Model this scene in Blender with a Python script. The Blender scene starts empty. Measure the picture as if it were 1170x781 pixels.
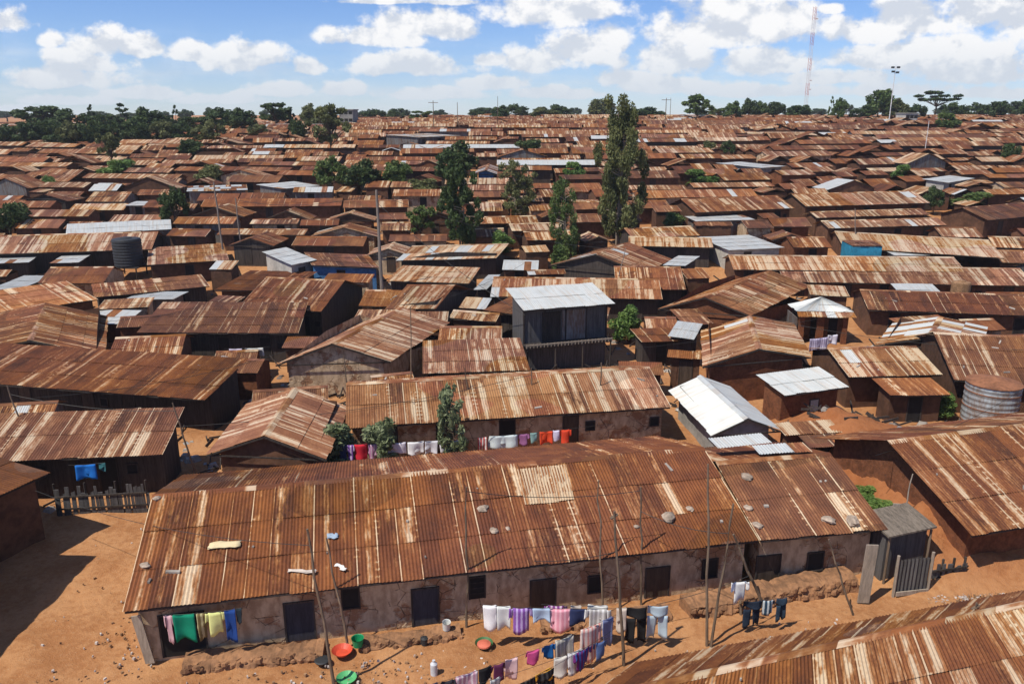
import bpy, math, random, colorsys
from mathutils import Vector, noise
R = random.Random(11)
U = R.uniform
sc = bpy.context.scene
COL = sc.collection
PI = math.pi
# ------------------------------------------------------------------ camera
FPX = 910.0
PITCH = math.radians(15.97)
EYE = Vector((0, 0, 18.0))
cp, sp = math.cos(PITCH), math.sin(PITCH)
cam = bpy.data.cameras.new('camera'); cam.sensor_width = 36; cam.lens = 36 * FPX / 1170
cam.clip_start = .1; cam.clip_end = 9000
co = bpy.data.objects.new('camera', cam); COL.objects.link(co)
co.location = EYE; co.rotation_euler = (PI / 2 - PITCH, 0, 0); sc.camera = co

def ray(px, py):
    x = (px - 585) / FPX; v = (py - 390.5) / FPX
    return Vector((x, cp - v * sp, -sp - v * cp))
def WZ(px, py, z):
    d = ray(px, py)
    t = (z - EYE.z) / d.z if d.z < -1e-5 else 400
    return EYE + d * t
_K = [(0, 0), (68, 0), (80, .9), (95, 3.1), (130, 7.3), (165, 11.2), (200, 13.6), (260, 14.7), (400, 15.0), (900, 15.0), (1e5, 15.0)]
def T(x, y):
    d = max(0, y)
    h = 0
    for (a, ha), (b, hb) in zip(_K, _K[1:]):
        if a <= d <= b:
            t = (d - a) / (b - a); h = ha + (hb - ha) * t; break
    s = min(1, max(0, (-x - 15) / 90)); s = s * s * (3 - 2 * s)
    h *= 1 - .17 * s
    h += 2.0 * math.exp(-((x - 17.6) / (1.9 if x < 17.6 else 5.0)) ** 2) * min(1, max(0, (y - 27.0) / 4.0)) * min(1, max(0, (46 - y) / 4)) * (1 + .25 * noise.noise(Vector((x * .9, y * .9, 4))))
    h += .5 * noise.noise(Vector((x / 35, y / 35, 0))) * min(1, max(0, (d - 75) / 40)) * (1 if d < 400 else 0)
    return h
def W(px, py, h=0):
    d = ray(px, py); t = 15.0; pt = t
    while t < 1500:
        p = EYE + d * t
        if p.z < T(p.x, p.y) + h: break
        pt = t; t *= 1.02
    else:
        return EYE + d * 300
    for _ in range(20):
        m = (pt + t) / 2; p = EYE + d * m
        if p.z < T(p.x, p.y) + h: t = m
        else: pt = m
    return EYE + d * t
def proj(p):
    v = Vector(p) - EYE
    z = v.y * cp - v.z * sp
    if z < .1: return (-9999, -9999)
    return (585 + FPX * v.x / z, 390.5 - FPX * (v.y * sp + v.z * cp) / z)

# ------------------------------------------------------------------ materials
def nodes(m):
    m.use_nodes = True
    nt = m.node_tree; nt.nodes.clear(); return nt
def nd(nt, t, ins=None, **kw):
    n = nt.nodes.new(t)
    for k, v in kw.items(): setattr(n, k, v)
    for k, v in (ins or {}).items():
        s = n.inputs[k]
        if isinstance(v, bpy.types.NodeSocket): nt.links.new(v, s)
        else: s.default_value = v
    return n
def mth(nt, op, a, b=0.0, c=0.0, clamp=False):
    n = nd(nt, 'ShaderNodeMath', {0: a, 1: b, 2: c}, operation=op); n.use_clamp = clamp
    return n.outputs[0]
def smooth(nt, x, a, b):
    n = nd(nt, 'ShaderNodeMapRange', {'Value': x, 'From Min': a, 'From Max': b}, interpolation_type='SMOOTHSTEP')
    return n.outputs[0]
def mixc(nt, f, a, b):
    n = nd(nt, 'ShaderNodeMix', data_type='RGBA')
    for s, v in ((n.inputs[0], f), (n.inputs[6], a), (n.inputs[7], b)):
        if isinstance(v, bpy.types.NodeSocket): nt.links.new(v, s)
        elif isinstance(v, (int, float)): s.default_value = v
        else: s.default_value = tuple(v) + (1,) if len(v) == 3 else v
    return n.outputs[2]
def nz(nt, vec, scale, detail=3, rough=.55):
    return nd(nt, 'ShaderNodeTexNoise', {'Vector': vec, 'Scale': scale, 'Detail': detail, 'Roughness': rough}).outputs[0]
def vmul(nt, v, s):
    return nd(nt, 'ShaderNodeVectorMath', {0: v, 1: s}, operation='MULTIPLY').outputs[0]
def finish(nt, color, rough=.85, metal=0.0, bump=None, bd=.02, bs=.6, spec=.3):
    b = nd(nt, 'ShaderNodeBsdfPrincipled')
    for k, v in (('Base Color', color), ('Roughness', rough), ('Metallic', metal), ('Specular IOR Level', spec)):
        if isinstance(v, bpy.types.NodeSocket): nt.links.new(v, b.inputs[k])
        else: b.inputs[k].default_value = (tuple(v) + (1,)) if k == 'Base Color' else v
    if bump is not None:
        bn = nd(nt, 'ShaderNodeBump', {'Height': bump, 'Distance': bd, 'Strength': bs})
        nt.links.new(bn.outputs[0], b.inputs['Normal'])
    o = nd(nt, 'ShaderNodeOutputMaterial'); nt.links.new(b.outputs[0], o.inputs[0])

def roof_material(name, corr):
    m = bpy.data.materials.new(name); nt = nodes(m)
    uv = nd(nt, 'ShaderNodeUVMap', uv_map='UVMap').outputs[0]
    at = nd(nt, 'ShaderNodeAttribute', attribute_name='sheet').outputs['Color']
    sep = nd(nt, 'ShaderNodeSeparateColor', {0: at})
    tone, pale, galv = sep.outputs[0], sep.outputs[1], sep.outputs[2]
    xyz = nd(nt, 'ShaderNodeSeparateXYZ', {0: uv}); u, v = xyz.outputs[0], xyz.outputs[1]
    nA = nz(nt, vmul(nt, uv, (4.6, .30, 1)), 1.0, 3)
    nB = nz(nt, vmul(nt, uv, (15, 2.2, 1)), 1.0, 3, .6)
    nC = nz(nt, vmul(nt, uv, (1.1, .8, 1)), 1.0, 4)
    nD = nz(nt, vmul(nt, uv, (11, 8, 1)), 1.0, 3, .7)
    # rust colour
    t = mth(nt, 'ADD', tone, mth(nt, 'MULTIPLY', mth(nt, 'SUBTRACT', nC, .5), .9))
    t = mth(nt, 'ADD', t, mth(nt, 'MULTIPLY', mth(nt, 'SUBTRACT', nD, .5), .5), clamp=True)
    cr = nd(nt, 'ShaderNodeValToRGB', {0: t})
    e = cr.color_ramp.elements
    e[0].position = 0; e[0].color = (.052, .020, .013, 1)
    e[1].position = 1; e[1].color = (.34, .150, .068, 1)
    k = e.new(.35); k.color = (.122, .040, .019, 1)
    k = e.new(.68); k.color = (.215, .076, .030, 1)
    rust = cr.outputs[0]
    # worn pale zinc streaks that run down the sheet
    s = mth(nt, 'ADD', mth(nt, 'MULTIPLY', nA, .55), mth(nt, 'MULTIPLY', nB, .30))
    s = mth(nt, 'ADD', s, mth(nt, 'MULTIPLY', nD, .15))
    s = mth(nt, 'ADD', .5, mth(nt, 'MULTIPLY', mth(nt, 'SUBTRACT', s, .5), .72))
    s = mth(nt, 'ADD', s, mth(nt, 'MULTIPLY', mth(nt, 'SUBTRACT', pale, .5), .38))
    # a worn stripe down the middle of many sheets
    cid = mth(nt, 'FLOOR', mth(nt, 'DIVIDE', u, .76)); cu = mth(nt, 'FRACT', mth(nt, 'DIVIDE', u, .76))
    w1 = nd(nt, 'ShaderNodeTexWhiteNoise', {'W': cid}, noise_dimensions='1D').outputs[0]
    w2 = nd(nt, 'ShaderNodeTexWhiteNoise', {'W': mth(nt, 'ADD', cid, .37)}, noise_dimensions='1D').outputs[0]
    off = mth(nt, 'ABSOLUTE', mth(nt, 'SUBTRACT', cu, mth(nt, 'ADD', .3, mth(nt, 'MULTIPLY', w2, .4))))
    prof = mth(nt, 'SUBTRACT', 1.0, smooth(nt, off, .03, mth(nt, 'ADD', .14, mth(nt, 'MULTIPLY', w1, .26))))
    nV = nz(nt, vmul(nt, uv, (1.3, .55, 1)), 1.0, 4, .6)
    stripe = mth(nt, 'MULTIPLY', mth(nt, 'MULTIPLY', prof, mth(nt, 'GREATER_THAN', w1, .38)), smooth(nt, nV, .33, .56))
    s = mth(nt, 'ADD', s, mth(nt, 'MULTIPLY', stripe, mth(nt, 'MULTIPLY', mth(nt, 'SUBTRACT', pale, .22), .44)))
    # seam lines between sheets
    fu = mth(nt, 'FRACT', mth(nt, 'DIVIDE', u, .76))
    seam = mth(nt, 'MINIMUM', fu, mth(nt, 'SUBTRACT', 1.0, fu))
    seamline = mth(nt, 'SUBTRACT', 1.0, smooth(nt, seam, .025, .065))
    colid = mth(nt, 'FLOOR', mth(nt, 'ADD', mth(nt, 'DIVIDE', u, .76), .5))
    wn = nd(nt, 'ShaderNodeTexWhiteNoise', {'W': colid}, noise_dimensions='1D').outputs[0]
    on = mth(nt, 'GREATER_THAN', wn, .45)
    s = mth(nt, 'ADD', s, mth(nt, 'MULTIPLY', mth(nt, 'MULTIPLY', seamline, on), mth(nt, 'MULTIPLY', mth(nt, 'SUBTRACT', nA, .2), .62)))
    # nail-row ladder marks
    fv = mth(nt, 'FRACT', mth(nt, 'DIVIDE', v, .34))
    tick = mth(nt, 'SUBTRACT', 1.0, smooth(nt, mth(nt, 'ABSOLUTE', mth(nt, 'SUBTRACT', fv, .5)), .02, .22))
    near = mth(nt, 'SUBTRACT', 1.0, smooth(nt, seam, .12, .26))
    on2 = mth(nt, 'MULTIPLY', mth(nt, 'GREATER_THAN', wn, .74), smooth(nt, nV, .42, .58))
    s = mth(nt, 'ADD', s, mth(nt, 'MULTIPLY', mth(nt, 'MULTIPLY', tick, near), mth(nt, 'MULTIPLY', on2, mth(nt, 'MULTIPLY', mth(nt, 'MULTIPLY', pale, nD), .50))))
    palec = mixc(nt, nD, (.36, .24, .15), (.62, .51, .37))
    col = mixc(nt, mth(nt, 'MULTIPLY', smooth(nt, s, .525, .64), .8), rust, (.33, .145, .060))
    col = mixc(nt, mth(nt, 'MULTIPLY', smooth(nt, s, .59, .73), .9), col, palec)
    oi = nd(nt, 'ShaderNodeObjectInfo').outputs['Random']
    nL = nz(nt, vmul(nt, uv, (.09, .09, 1)), 1.0, 1)
    vv_ = mth(nt, 'ADD', mth(nt, 'MULTIPLY', oi, .6), mth(nt, 'MULTIPLY', nL, .4))
    col = nd(nt, 'ShaderNodeHueSaturation', {'Hue': mth(nt, 'ADD', .4975, mth(nt, 'MULTIPLY', mth(nt, 'FRACT', mth(nt, 'MULTIPLY', vv_, 7.3)), .014)),
             'Saturation': mth(nt, 'ADD', .88, mth(nt, 'MULTIPLY', mth(nt, 'FRACT', mth(nt, 'MULTIPLY', vv_, 3.7)), .20)), 'Value': mth(nt, 'ADD', .80, mth(nt, 'MULTIPLY', mth(nt, 'FRACT', mth(nt, 'MULTIPLY', vv_, 5.1)), .36)), 'Color': col}).outputs[0]
    # galvanised sheets with rust spots
    gsp = smooth(nt, mth(nt, 'ADD', mth(nt, 'MULTIPLY', nB, .5), mth(nt, 'MULTIPLY', nC, .5)), .53, .66)
    gc = mixc(nt, nC, (.40, .43, .43), (.64, .66, .64))
    gc = mixc(nt, mth(nt, 'MULTIPLY', smooth(nt, nA, .45, .72), .5), gc, (.44, .34, .25))
    gc = mixc(nt, mth(nt, 'MULTIPLY', gsp, mth(nt, 'SUBTRACT', 1.15, galv)), gc, (.34, .17, .09))
    isg = smooth(nt, galv, .35, .45)
    col = mixc(nt, isg, col, gc)
    rough = mth(nt, 'SUBTRACT', .82, mth(nt, 'MULTIPLY', isg, .32))
    metal = mth(nt, 'MULTIPLY', isg, .25)
    dent = mth(nt, 'MULTIPLY', nC, .8)
    if corr:
        w = mth(nt, 'SINE', mth(nt, 'MULTIPLY', u, 2 * PI / .127))
        dent = mth(nt, 'ADD', dent, mth(nt, 'MULTIPLY', w, .45))
    finish(nt, col, rough, metal, dent, .035 if corr else .03, .8, spec=.25)
    return m

def simple(name, col, rough=.85, scale=6, var=.35, col2=None, metal=0, bd=.01, stretch=(1, 1, 1), spec=.3, objvar=.0):
    m = bpy.data.materials.new(name); nt = nodes(m)
    tc = nd(nt, 'ShaderNodeTexCoord').outputs['Object']
    v = vmul(nt, tc, stretch)
    n1 = nz(nt, v, scale, 5, .6); n2 = nz(nt, v, scale * .22, 3)
    c2 = col2 or tuple(x * (1 - var) for x in col)
    f = smooth(nt, mth(nt, 'ADD', mth(nt, 'MULTIPLY', n1, .5), mth(nt, 'MULTIPLY', n2, .5)), .35, .65)
    c = mixc(nt, f, c2, col)
    if objvar:
        oi = nd(nt, 'ShaderNodeObjectInfo').outputs['Random']
        hs = nd(nt, 'ShaderNodeHueSaturation', {'Color': c, 'Value': mth(nt, 'ADD', 1 - objvar, mth(nt, 'MULTIPLY', oi, 2 * objvar))})
        c = hs.outputs[0]
    finish(nt, c, rough, metal, n1, bd, .7, spec)
    return m

M = {}
M['roof_near'] = roof_material('rusted_sheet_near', False)
M['roof'] = roof_material('rusted_sheet', True)
M['mud'] = simple('mud_wall', (.135, .066, .038), .95, 3, .5, objvar=.25, bd=.04)
def plaster():
    m = bpy.data.materials.new('cracked_plaster'); nt = nodes(m); tc = nd(nt, 'ShaderNodeTexCoord').outputs['Object']
    n1 = nz(nt, tc, .9, 5, .6); n2 = nz(nt, vmul(nt, tc, (1, 1, .45)), 3.2, 5, .6); n3 = nz(nt, tc, 14, 4, .6)
    c = mixc(nt, smooth(nt, n2, .35, .65), (.33, .235, .150), (.52, .40, .27))
    c = mixc(nt, smooth(nt, n1, .53, .60), c, (.27, .15, .085))
    vo = nd(nt, 'ShaderNodeTexVoronoi', {'Vector': vmul(nt, tc, (1, 1, 1.4)), 'Scale': 1.3, 'Randomness': 1.0}, feature='DISTANCE_TO_EDGE').outputs[0]
    vn = mth(nt, 'ADD', vo, mth(nt, 'MULTIPLY', mth(nt, 'SUBTRACT', n3, .5), .05))
    crack = mth(nt, 'MULTIPLY', mth(nt, 'SUBTRACT', 1.0, smooth(nt, vn, .0, .022)), smooth(nt, n1, .44, .52))
    c = mixc(nt, mth(nt, 'MULTIPLY', crack, .8), c, (.06, .04, .03))
    c = mixc(nt, mth(nt, 'MULTIPLY', smooth(nt, n3, .55, .7), .35), c, (.50, .42, .33))
    h = mth(nt, 'SUBTRACT', mth(nt, 'ADD', mth(nt, 'MULTIPLY', n2, .5), mth(nt, 'MULTIPLY', n3, .3)), mth(nt, 'ADD', mth(nt, 'MULTIPLY', crack, .5), mth(nt, 'MULTIPLY', smooth(nt, n1, .53, .58), .6)))
    finish(nt, c, .96, 0, h, .05, .9, spec=.1)
    return m
M['plaster'] = plaster()
M['brick'] = simple('red_earth_wall', (.20, .075, .034), .95, 7, .5, bd=.04)
M['timber'] = simple('weathered_board', (.065, .052, .045), .9, 7, .6, stretch=(5, 5, .4), objvar=.3)
M['blackboard'] = simple('dark_board', (.045, .042, .042), .85, 7, .6, (.11, .105, .105), stretch=(6, 6, .3))
M['tinwall'] = simple('tin_wall', (.17, .18, .185), .6, 4, .5, (.10, .06, .04), metal=.2, stretch=(3, 3, .5), objvar=.2)
M['bluewall'] = simple('blue_painted_wall', (.05, .16, .36), .7, 4, .5)
M['tealwall'] = simple('teal_painted_wall', (.03, .26, .42), .7, 4, .4)
M['whitewall'] = simple('limewashed_wall', (.46, .44, .40), .9, 3, .35, objvar=.1)
M['greywall'] = simple('grey_concrete', (.30, .29, .27), .9, 3, .35)
M['dark'] = simple('dark_opening', (.018, .016, .016), .9, 4, .4)
M['doorwood'] = simple('dark_door_board', (.075, .052, .038), .8, 6, .5, stretch=(5, 5, .5))
M['bluecurtain'] = simple('slate_curtain', (.050, .048, .062), .9, 9, .5, stretch=(3, 3, .3))
M['pole'] = simple('dry_pole_wood', (.20, .145, .10), .85, 8, .5, stretch=(3, 3, .4), objvar=.2)
M['polew'] = simple('grey_pole_wood', (.24, .20, .17), .85, 8, .4, stretch=(3, 3, .4))
M['plank'] = simple('grey_plank', (.36, .30, .24), .85, 8, .4, stretch=(3, 3, .5))
M['stone'] = simple('pale_stone', (.45, .36, .28), .95, 5, .5, bd=.03, objvar=.15)
M['rubble'] = simple('earth_rubble', (.33, .19, .10), .95, 7, .5, bd=.05)
M['black'] = simple('black_plastic', (.035, .037, .04), .55, 3, .3)
M['wire'] = simple('dark_wire', (.03, .03, .03), .6)
M['redp'] = simple('red_paint', (.5, .05, .04), .6)
M['whitep'] = simple('white_paint', (.75, .75, .75), .6)
M['trunk'] = simple('pale_bark', (.34, .28, .22), .9, 6, .5, stretch=(2, 2, .5))
M['trunkd'] = simple('brown_bark', (.13, .09, .06), .9, 6, .5)
def leafmat(name, a, b):
    m = bpy.data.materials.new(name); nt = nodes(m)
    at = nd(nt, 'ShaderNodeAttribute', attribute_name='leaf').outputs['Fac']
    oi = nd(nt, 'ShaderNodeObjectInfo').outputs['Random']
    f = mth(nt, 'ADD', mth(nt, 'MULTIPLY', at, .8), mth(nt, 'MULTIPLY', oi, .2), clamp=True)
    c = mixc(nt, f, a, b)
    bs = nd(nt, 'ShaderNodeBsdfPrincipled', {'Base Color': c, 'Roughness': .6, 'Specular IOR Level': .25})
    tr = nd(nt, 'ShaderNodeBsdfTranslucent', {'Color': c})
    mx = nd(nt, 'ShaderNodeMixShader', {0: .25, 1: bs.outputs[0], 2: tr.outputs[0]})
    o = nd(nt, 'ShaderNodeOutputMaterial'); nt.links.new(mx.outputs[0], o.inputs[0])
    return m
M['leaf_dark'] = leafmat('dark_leaves', (.034, .060, .020), (.090, .130, .042))
M['leaf_mid'] = leafmat('green_leaves', (.045, .085, .024), (.15, .20, .055))
M['leaf_olive'] = leafmat('olive_leaves', (.065, .080, .028), (.21, .22, .085))
M['leaf_bright'] = leafmat('bright_leaves', (.06, .13, .03), (.18, .27, .07))
M['leaf_grey'] = leafmat('greygreen_leaves', (.085, .120, .050), (.27, .31, .17))

_clothm = {}
def clothmat(c, c2=None):
    k = (c, c2)
    if k in _clothm: return _clothm[k]
    m = bpy.data.materials.new('cloth'); nt = nodes(m)
    uv = nd(nt, 'ShaderNodeUVMap', uv_map='UVMap').outputs[0]
    n = nz(nt, uv, 9, 3)
    col = mixc(nt, n, tuple(x * .82 for x in c), tuple(min(1, x * 1.1) for x in c))
    if c2:
        u = nd(nt, 'ShaderNodeSeparateXYZ', {0: uv}).outputs[0]
        s = smooth(nt, mth(nt, 'SINE', mth(nt, 'MULTIPLY', mth(nt, 'ADD', u, mth(nt, 'MULTIPLY', n, .05)), 2 * PI / .16)), .1, .3)
        col = mixc(nt, s, col, c2)
    finish(nt, col, .95, 0, None, spec=.1)
    _clothm[k] = m
    return m

# ------------------------------------------------------------------ mesh helper
class MB:
    def __init__(s): s.v = []; s.f = []; s.uv = []; s.c = []; s.mi = []
    def quad(s, pts, uv=None, c=(0, 0, 0), mi=0):
        i = len(s.v); s.v.extend([tuple(p) for p in pts]); s.f.append(tuple(range(i, i + len(pts))))
        s.uv.extend(uv or [(0, 0)] * len(pts)); s.c.append(c); s.mi.append(mi)
    def face(s, idx, uv=None, c=(0, 0, 0), mi=0):
        s.f.append(tuple(idx)); s.uv.extend(uv or [(0, 0)] * len(idx)); s.c.append(c); s.mi.append(mi)
    def hexa(s, b, t, mi=0, c=(0, 0, 0)):      # bottom ring, top ring (4 pts each, ccw seen from above)
        i = len(s.v); s.v.extend([tuple(p) for p in b] + [tuple(p) for p in t])
        n = len(b)
        for k in range(n): s.face((i + k, i + (k + 1) % n, i + n + (k + 1) % n, i + n + k), mi=mi, c=c)
        s.face([i + n + k for k in range(n)], mi=mi, c=c); s.face([i + k for k in reversed(range(n))], mi=mi, c=c)
    def box(s, x0, x1, y0, y1, z0, z1, mi=0, c=(0, 0, 0)):
        s.hexa([(x0, y0, z0), (x1, y0, z0), (x1, y1, z0), (x0, y1, z0)], [(x0, y0, z1), (x1, y0, z1), (x1, y1, z1), (x0, y1, z1)], mi, c)
    def bar(s, a, b, w, h, mi=0):
        a, b = Vector(a), Vector(b); d = (b - a).normalized()
        side = d.cross(Vector((0, 0, 1)))
        if side.length < .01: side = Vector((1, 0, 0))
        side.normalize(); up = side.cross(d)
        q = lambda p: [p + side * w / 2 - up * h / 2, p - side * w / 2 - up * h / 2, p - side * w / 2 + up * h / 2, p + side * w / 2 + up * h / 2]
        s.hexa(q(a), q(b), mi)
    def tube(s, pts, rad, n=6, mi=0, cap=True):
        pts = [Vector(p) for p in pts]; rings = []
        for k, p in enumerate(pts):
            d = (pts[min(k + 1, len(pts) - 1)] - pts[max(k - 1, 0)]).normalized()
            a = d.cross(Vector((0, 0, 1)))
            if a.length < .05: a = d.cross(Vector((1, 0, 0)))
            a.normalize(); b = d.cross(a)
            r = rad[k] if isinstance(rad, (list, tuple)) else rad
            i = len(s.v)
            for j in range(n):
                t = 2 * PI * j / n; s.v.append(tuple(p + a * math.cos(t) * r + b * math.sin(t) * r))
            rings.append(i)
        for a, b in zip(rings, rings[1:]):
            for j in range(n):
                s.face((a + j, a + (j + 1) % n, b + (j + 1) % n, b + j), mi=mi)
        if cap:
            s.face([rings[0] + j for j in reversed(range(n))], mi=mi); s.face([rings[-1] + j for j in range(n)], mi=mi)
    def lathe(s, c, prof, n=24, mi=0):
        c = Vector(c); rings = []
        for r, z in prof:
            i = len(s.v); rings.append(i)
            for j in range(n):
                t = 2 * PI * j / n; s.v.append((c.x + r * math.cos(t), c.y + r * math.sin(t), c.z + z))
        for a, b in zip(rings, rings[1:]):
            for j in range(n): s.face((a + j, a + (j + 1) % n, b + (j + 1) % n, b + j), mi=mi)
        s.face([rings[-1] + j for j in range(n)], mi=mi); s.face([rings[0] + j for j in reversed(range(n))], mi=mi)
    def build(s, name, mats, parent=None, attr=None, smooth=False, loc=None):
        me = bpy.data.meshes.new(name); me.from_pydata(s.v, [], s.f)
        uvl = me.uv_layers.new(name='UVMap')
        uvl.data.foreach_set('uv', [x for p in s.uv for x in p])
        if attr == 'sheet':
            ca = me.attributes.new('sheet', 'FLOAT_COLOR', 'FACE')
            ca.data.foreach_set('color', [x for c in s.c for x in (c[0], c[1], c[2], 1)])
        elif attr == 'leaf':
            ca = me.attributes.new('leaf', 'FLOAT', 'FACE'); ca.data.foreach_set('value', [c[0] for c in s.c])
        if not isinstance(mats, (list, tuple)): mats = [mats]
        for m in mats: me.materials.append(m)
        if len(mats) > 1: me.polygons.foreach_set('material_index', s.mi)
        if smooth: me.polygons.foreach_set('use_smooth', [True] * len(s.f))
        o = bpy.data.objects.new(name, me); COL.objects.link(o)
        if parent: o.parent = parent
        if loc is not None: o.location = loc
        return o

THINGS = []
def tag(o, label=None, cat=None, group=None, kind=None):
    if label: o['label'] = label
    if cat: o['category'] = cat
    if group: o['group'] = group
    if kind: o['kind'] = kind
    return o
def empty(name, loc, rz=0):
    o = bpy.data.objects.new(name, None); COL.objects.link(o); o.location = loc; o.rotation_euler = (0, 0, rz)
    o.empty_display_size = .5
    return o

# ------------------------------------------------------------------ roofs and houses
def sheets(mb, A, B, C, D, pal, wave):
    """rows of overlapping corrugated sheets on the patch A-B (top) to D-C (bottom)"""
    A, B, C, D = map(Vector, (A, B, C, D))
    wid = max((B - A).length, (C - D).length); sl = ((A - D).length + (B - C).length) / 2
    n = max(1, round(wid / .76)); m = max(1, math.ceil(sl / 2.4))
    N = (C - D).cross(A - D).normalized()
    if N.z < 0: N = -N
    uo, vo = R.randint(0, 400) * .76, U(0, 90)
    per = 6
    colb = [R.gauss(0, 1) for _ in range(n)]
    for i in range(n):
        for k in range(m):
            tone = min(1, max(0, pal['t'] + pal.get('ts', .12) * (.6 * colb[i] + .7 * R.gauss(0, 1))))
            pale = min(1, max(0, pal['p'] + pal.get('ps', .13) * .5 * (.7 * colb[-i - 1] + .8 * R.gauss(0, 1))))
            if R.random() < pal.get('pp', .05) * .5: pale = U(.72, .95)
            g = 1.0 if R.random() < pal.get('g', 0) else 0.0
            if g: g = pal.get('gl', U(.55, 1.0))
            v0 = k / m; v1 = (k + 1) / m + (.10 / sl if k < m - 1 else U(-.03, .05) / sl)
            h = .014 * (m - k) + U(-.006, .006)
            ha, hb = U(-.008, .008), U(-.008, .012)
            uu0, uu1 = i / n, (i + 1) / n + (.03 / wid if i < n - 1 else 0)
            ns = per * 4 if wave else 1
            base = len(mb.v)
            for j in range(ns + 1):
                q = j / ns; uu = uu0 + (uu1 - uu0) * q
                c = .017 * math.sin(2 * PI * per * q) if wave else 0
                top = A.lerp(B, uu); bot = D.lerp(C, uu)
                for vv, hh in ((v0, -.004), (v1, .012)):
                    P = top.lerp(bot, vv) + N * (h + hh + c + ha + (hb - ha) * q)
                    P.z += .035 * noise.noise(P * .45)
                    mb.v.append(tuple(P))
            for j in range(ns):
                q0, q1 = j / ns, (j + 1) / ns
                U0, U1 = uo + (i + q0) * .76, uo + (i + q1) * .76
                V0, V1 = vo + v0 * sl, vo + v1 * sl
                b = base + 2 * j
                mb.face((b, b + 1, b + 3, b + 2), [(U0, V0), (U0, V1), (U1, V1), (U1, V0)], (tone, pale, g))
def cap_strip(mb, A, B, n1, n2, pal):
    """folded ridge sheets from A to B"""
    A, B = Vector(A), Vector(B); L = (B - A).length; n = max(1, round(L / 1.9))
    for i in range(n):
        p, q = A.lerp(B, i / n), A.lerp(B, min(1, (i + 1.03) / n))
        up = Vector((0, 0, .05 + U(0, .02)))
        c = (min(1, pal['t'] + U(-.1, .2)), min(1, pal['p'] + U(-.1, .25)), 1.0 if pal.get('g', 0) > .7 else 0)
        u = U(0, 300)
        for nn in (n1, n2):
            nn = Vector(nn)
            uv = [(u, 0), (u + .3, 0), (u + .3, .25), (u, .25)]
            mb.quad([p + up, q + up, q + nn * .24 + up * .7, p + nn * .24 + up * .7], uv, c)

HOUSES = []
GRID = set()
def mark(poly, pad=.3):
    xs = [p[0] for p in poly]; ys = [p[1] for p in poly]
    cx, cy = sum(xs) / len(xs), sum(ys) / len(ys)
    P = []
    for x, y in poly:
        d = math.hypot(x - cx, y - cy) or 1
        P.append((x + (x - cx) / d * pad, y + (y - cy) / d * pad))
    x0, x1, y0, y1 = min(p[0] for p in P), max(p[0] for p in P), min(p[1] for p in P), max(p[1] for p in P)
    for i in range(int(x0 * 2) - 1, int(x1 * 2) + 2):
        for j in range(int(y0 * 2) - 1, int(y1 * 2) + 2):
            if inside((i / 2, j / 2), P): GRID.add((i, j))
def inside(p, P):
    c = False; x, y = p
    for (x0, y0), (x1, y1) in zip(P, P[1:] + P[:1]):
        if (y0 > y) != (y1 > y) and x < (x1 - x0) * (y - y0) / (y1 - y0) + x0: c = not c
    return c
def free(poly):
    xs = [p[0] for p in poly]; ys = [p[1] for p in poly]
    for i in range(int(min(xs) * 2) - 1, int(max(xs) * 2) + 2):
        for j in range(int(min(ys) * 2) - 1, int(max(ys) * 2) + 2):
            if (i, j) in GRID and inside((i / 2, j / 2), poly): return False
    return True

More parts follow.
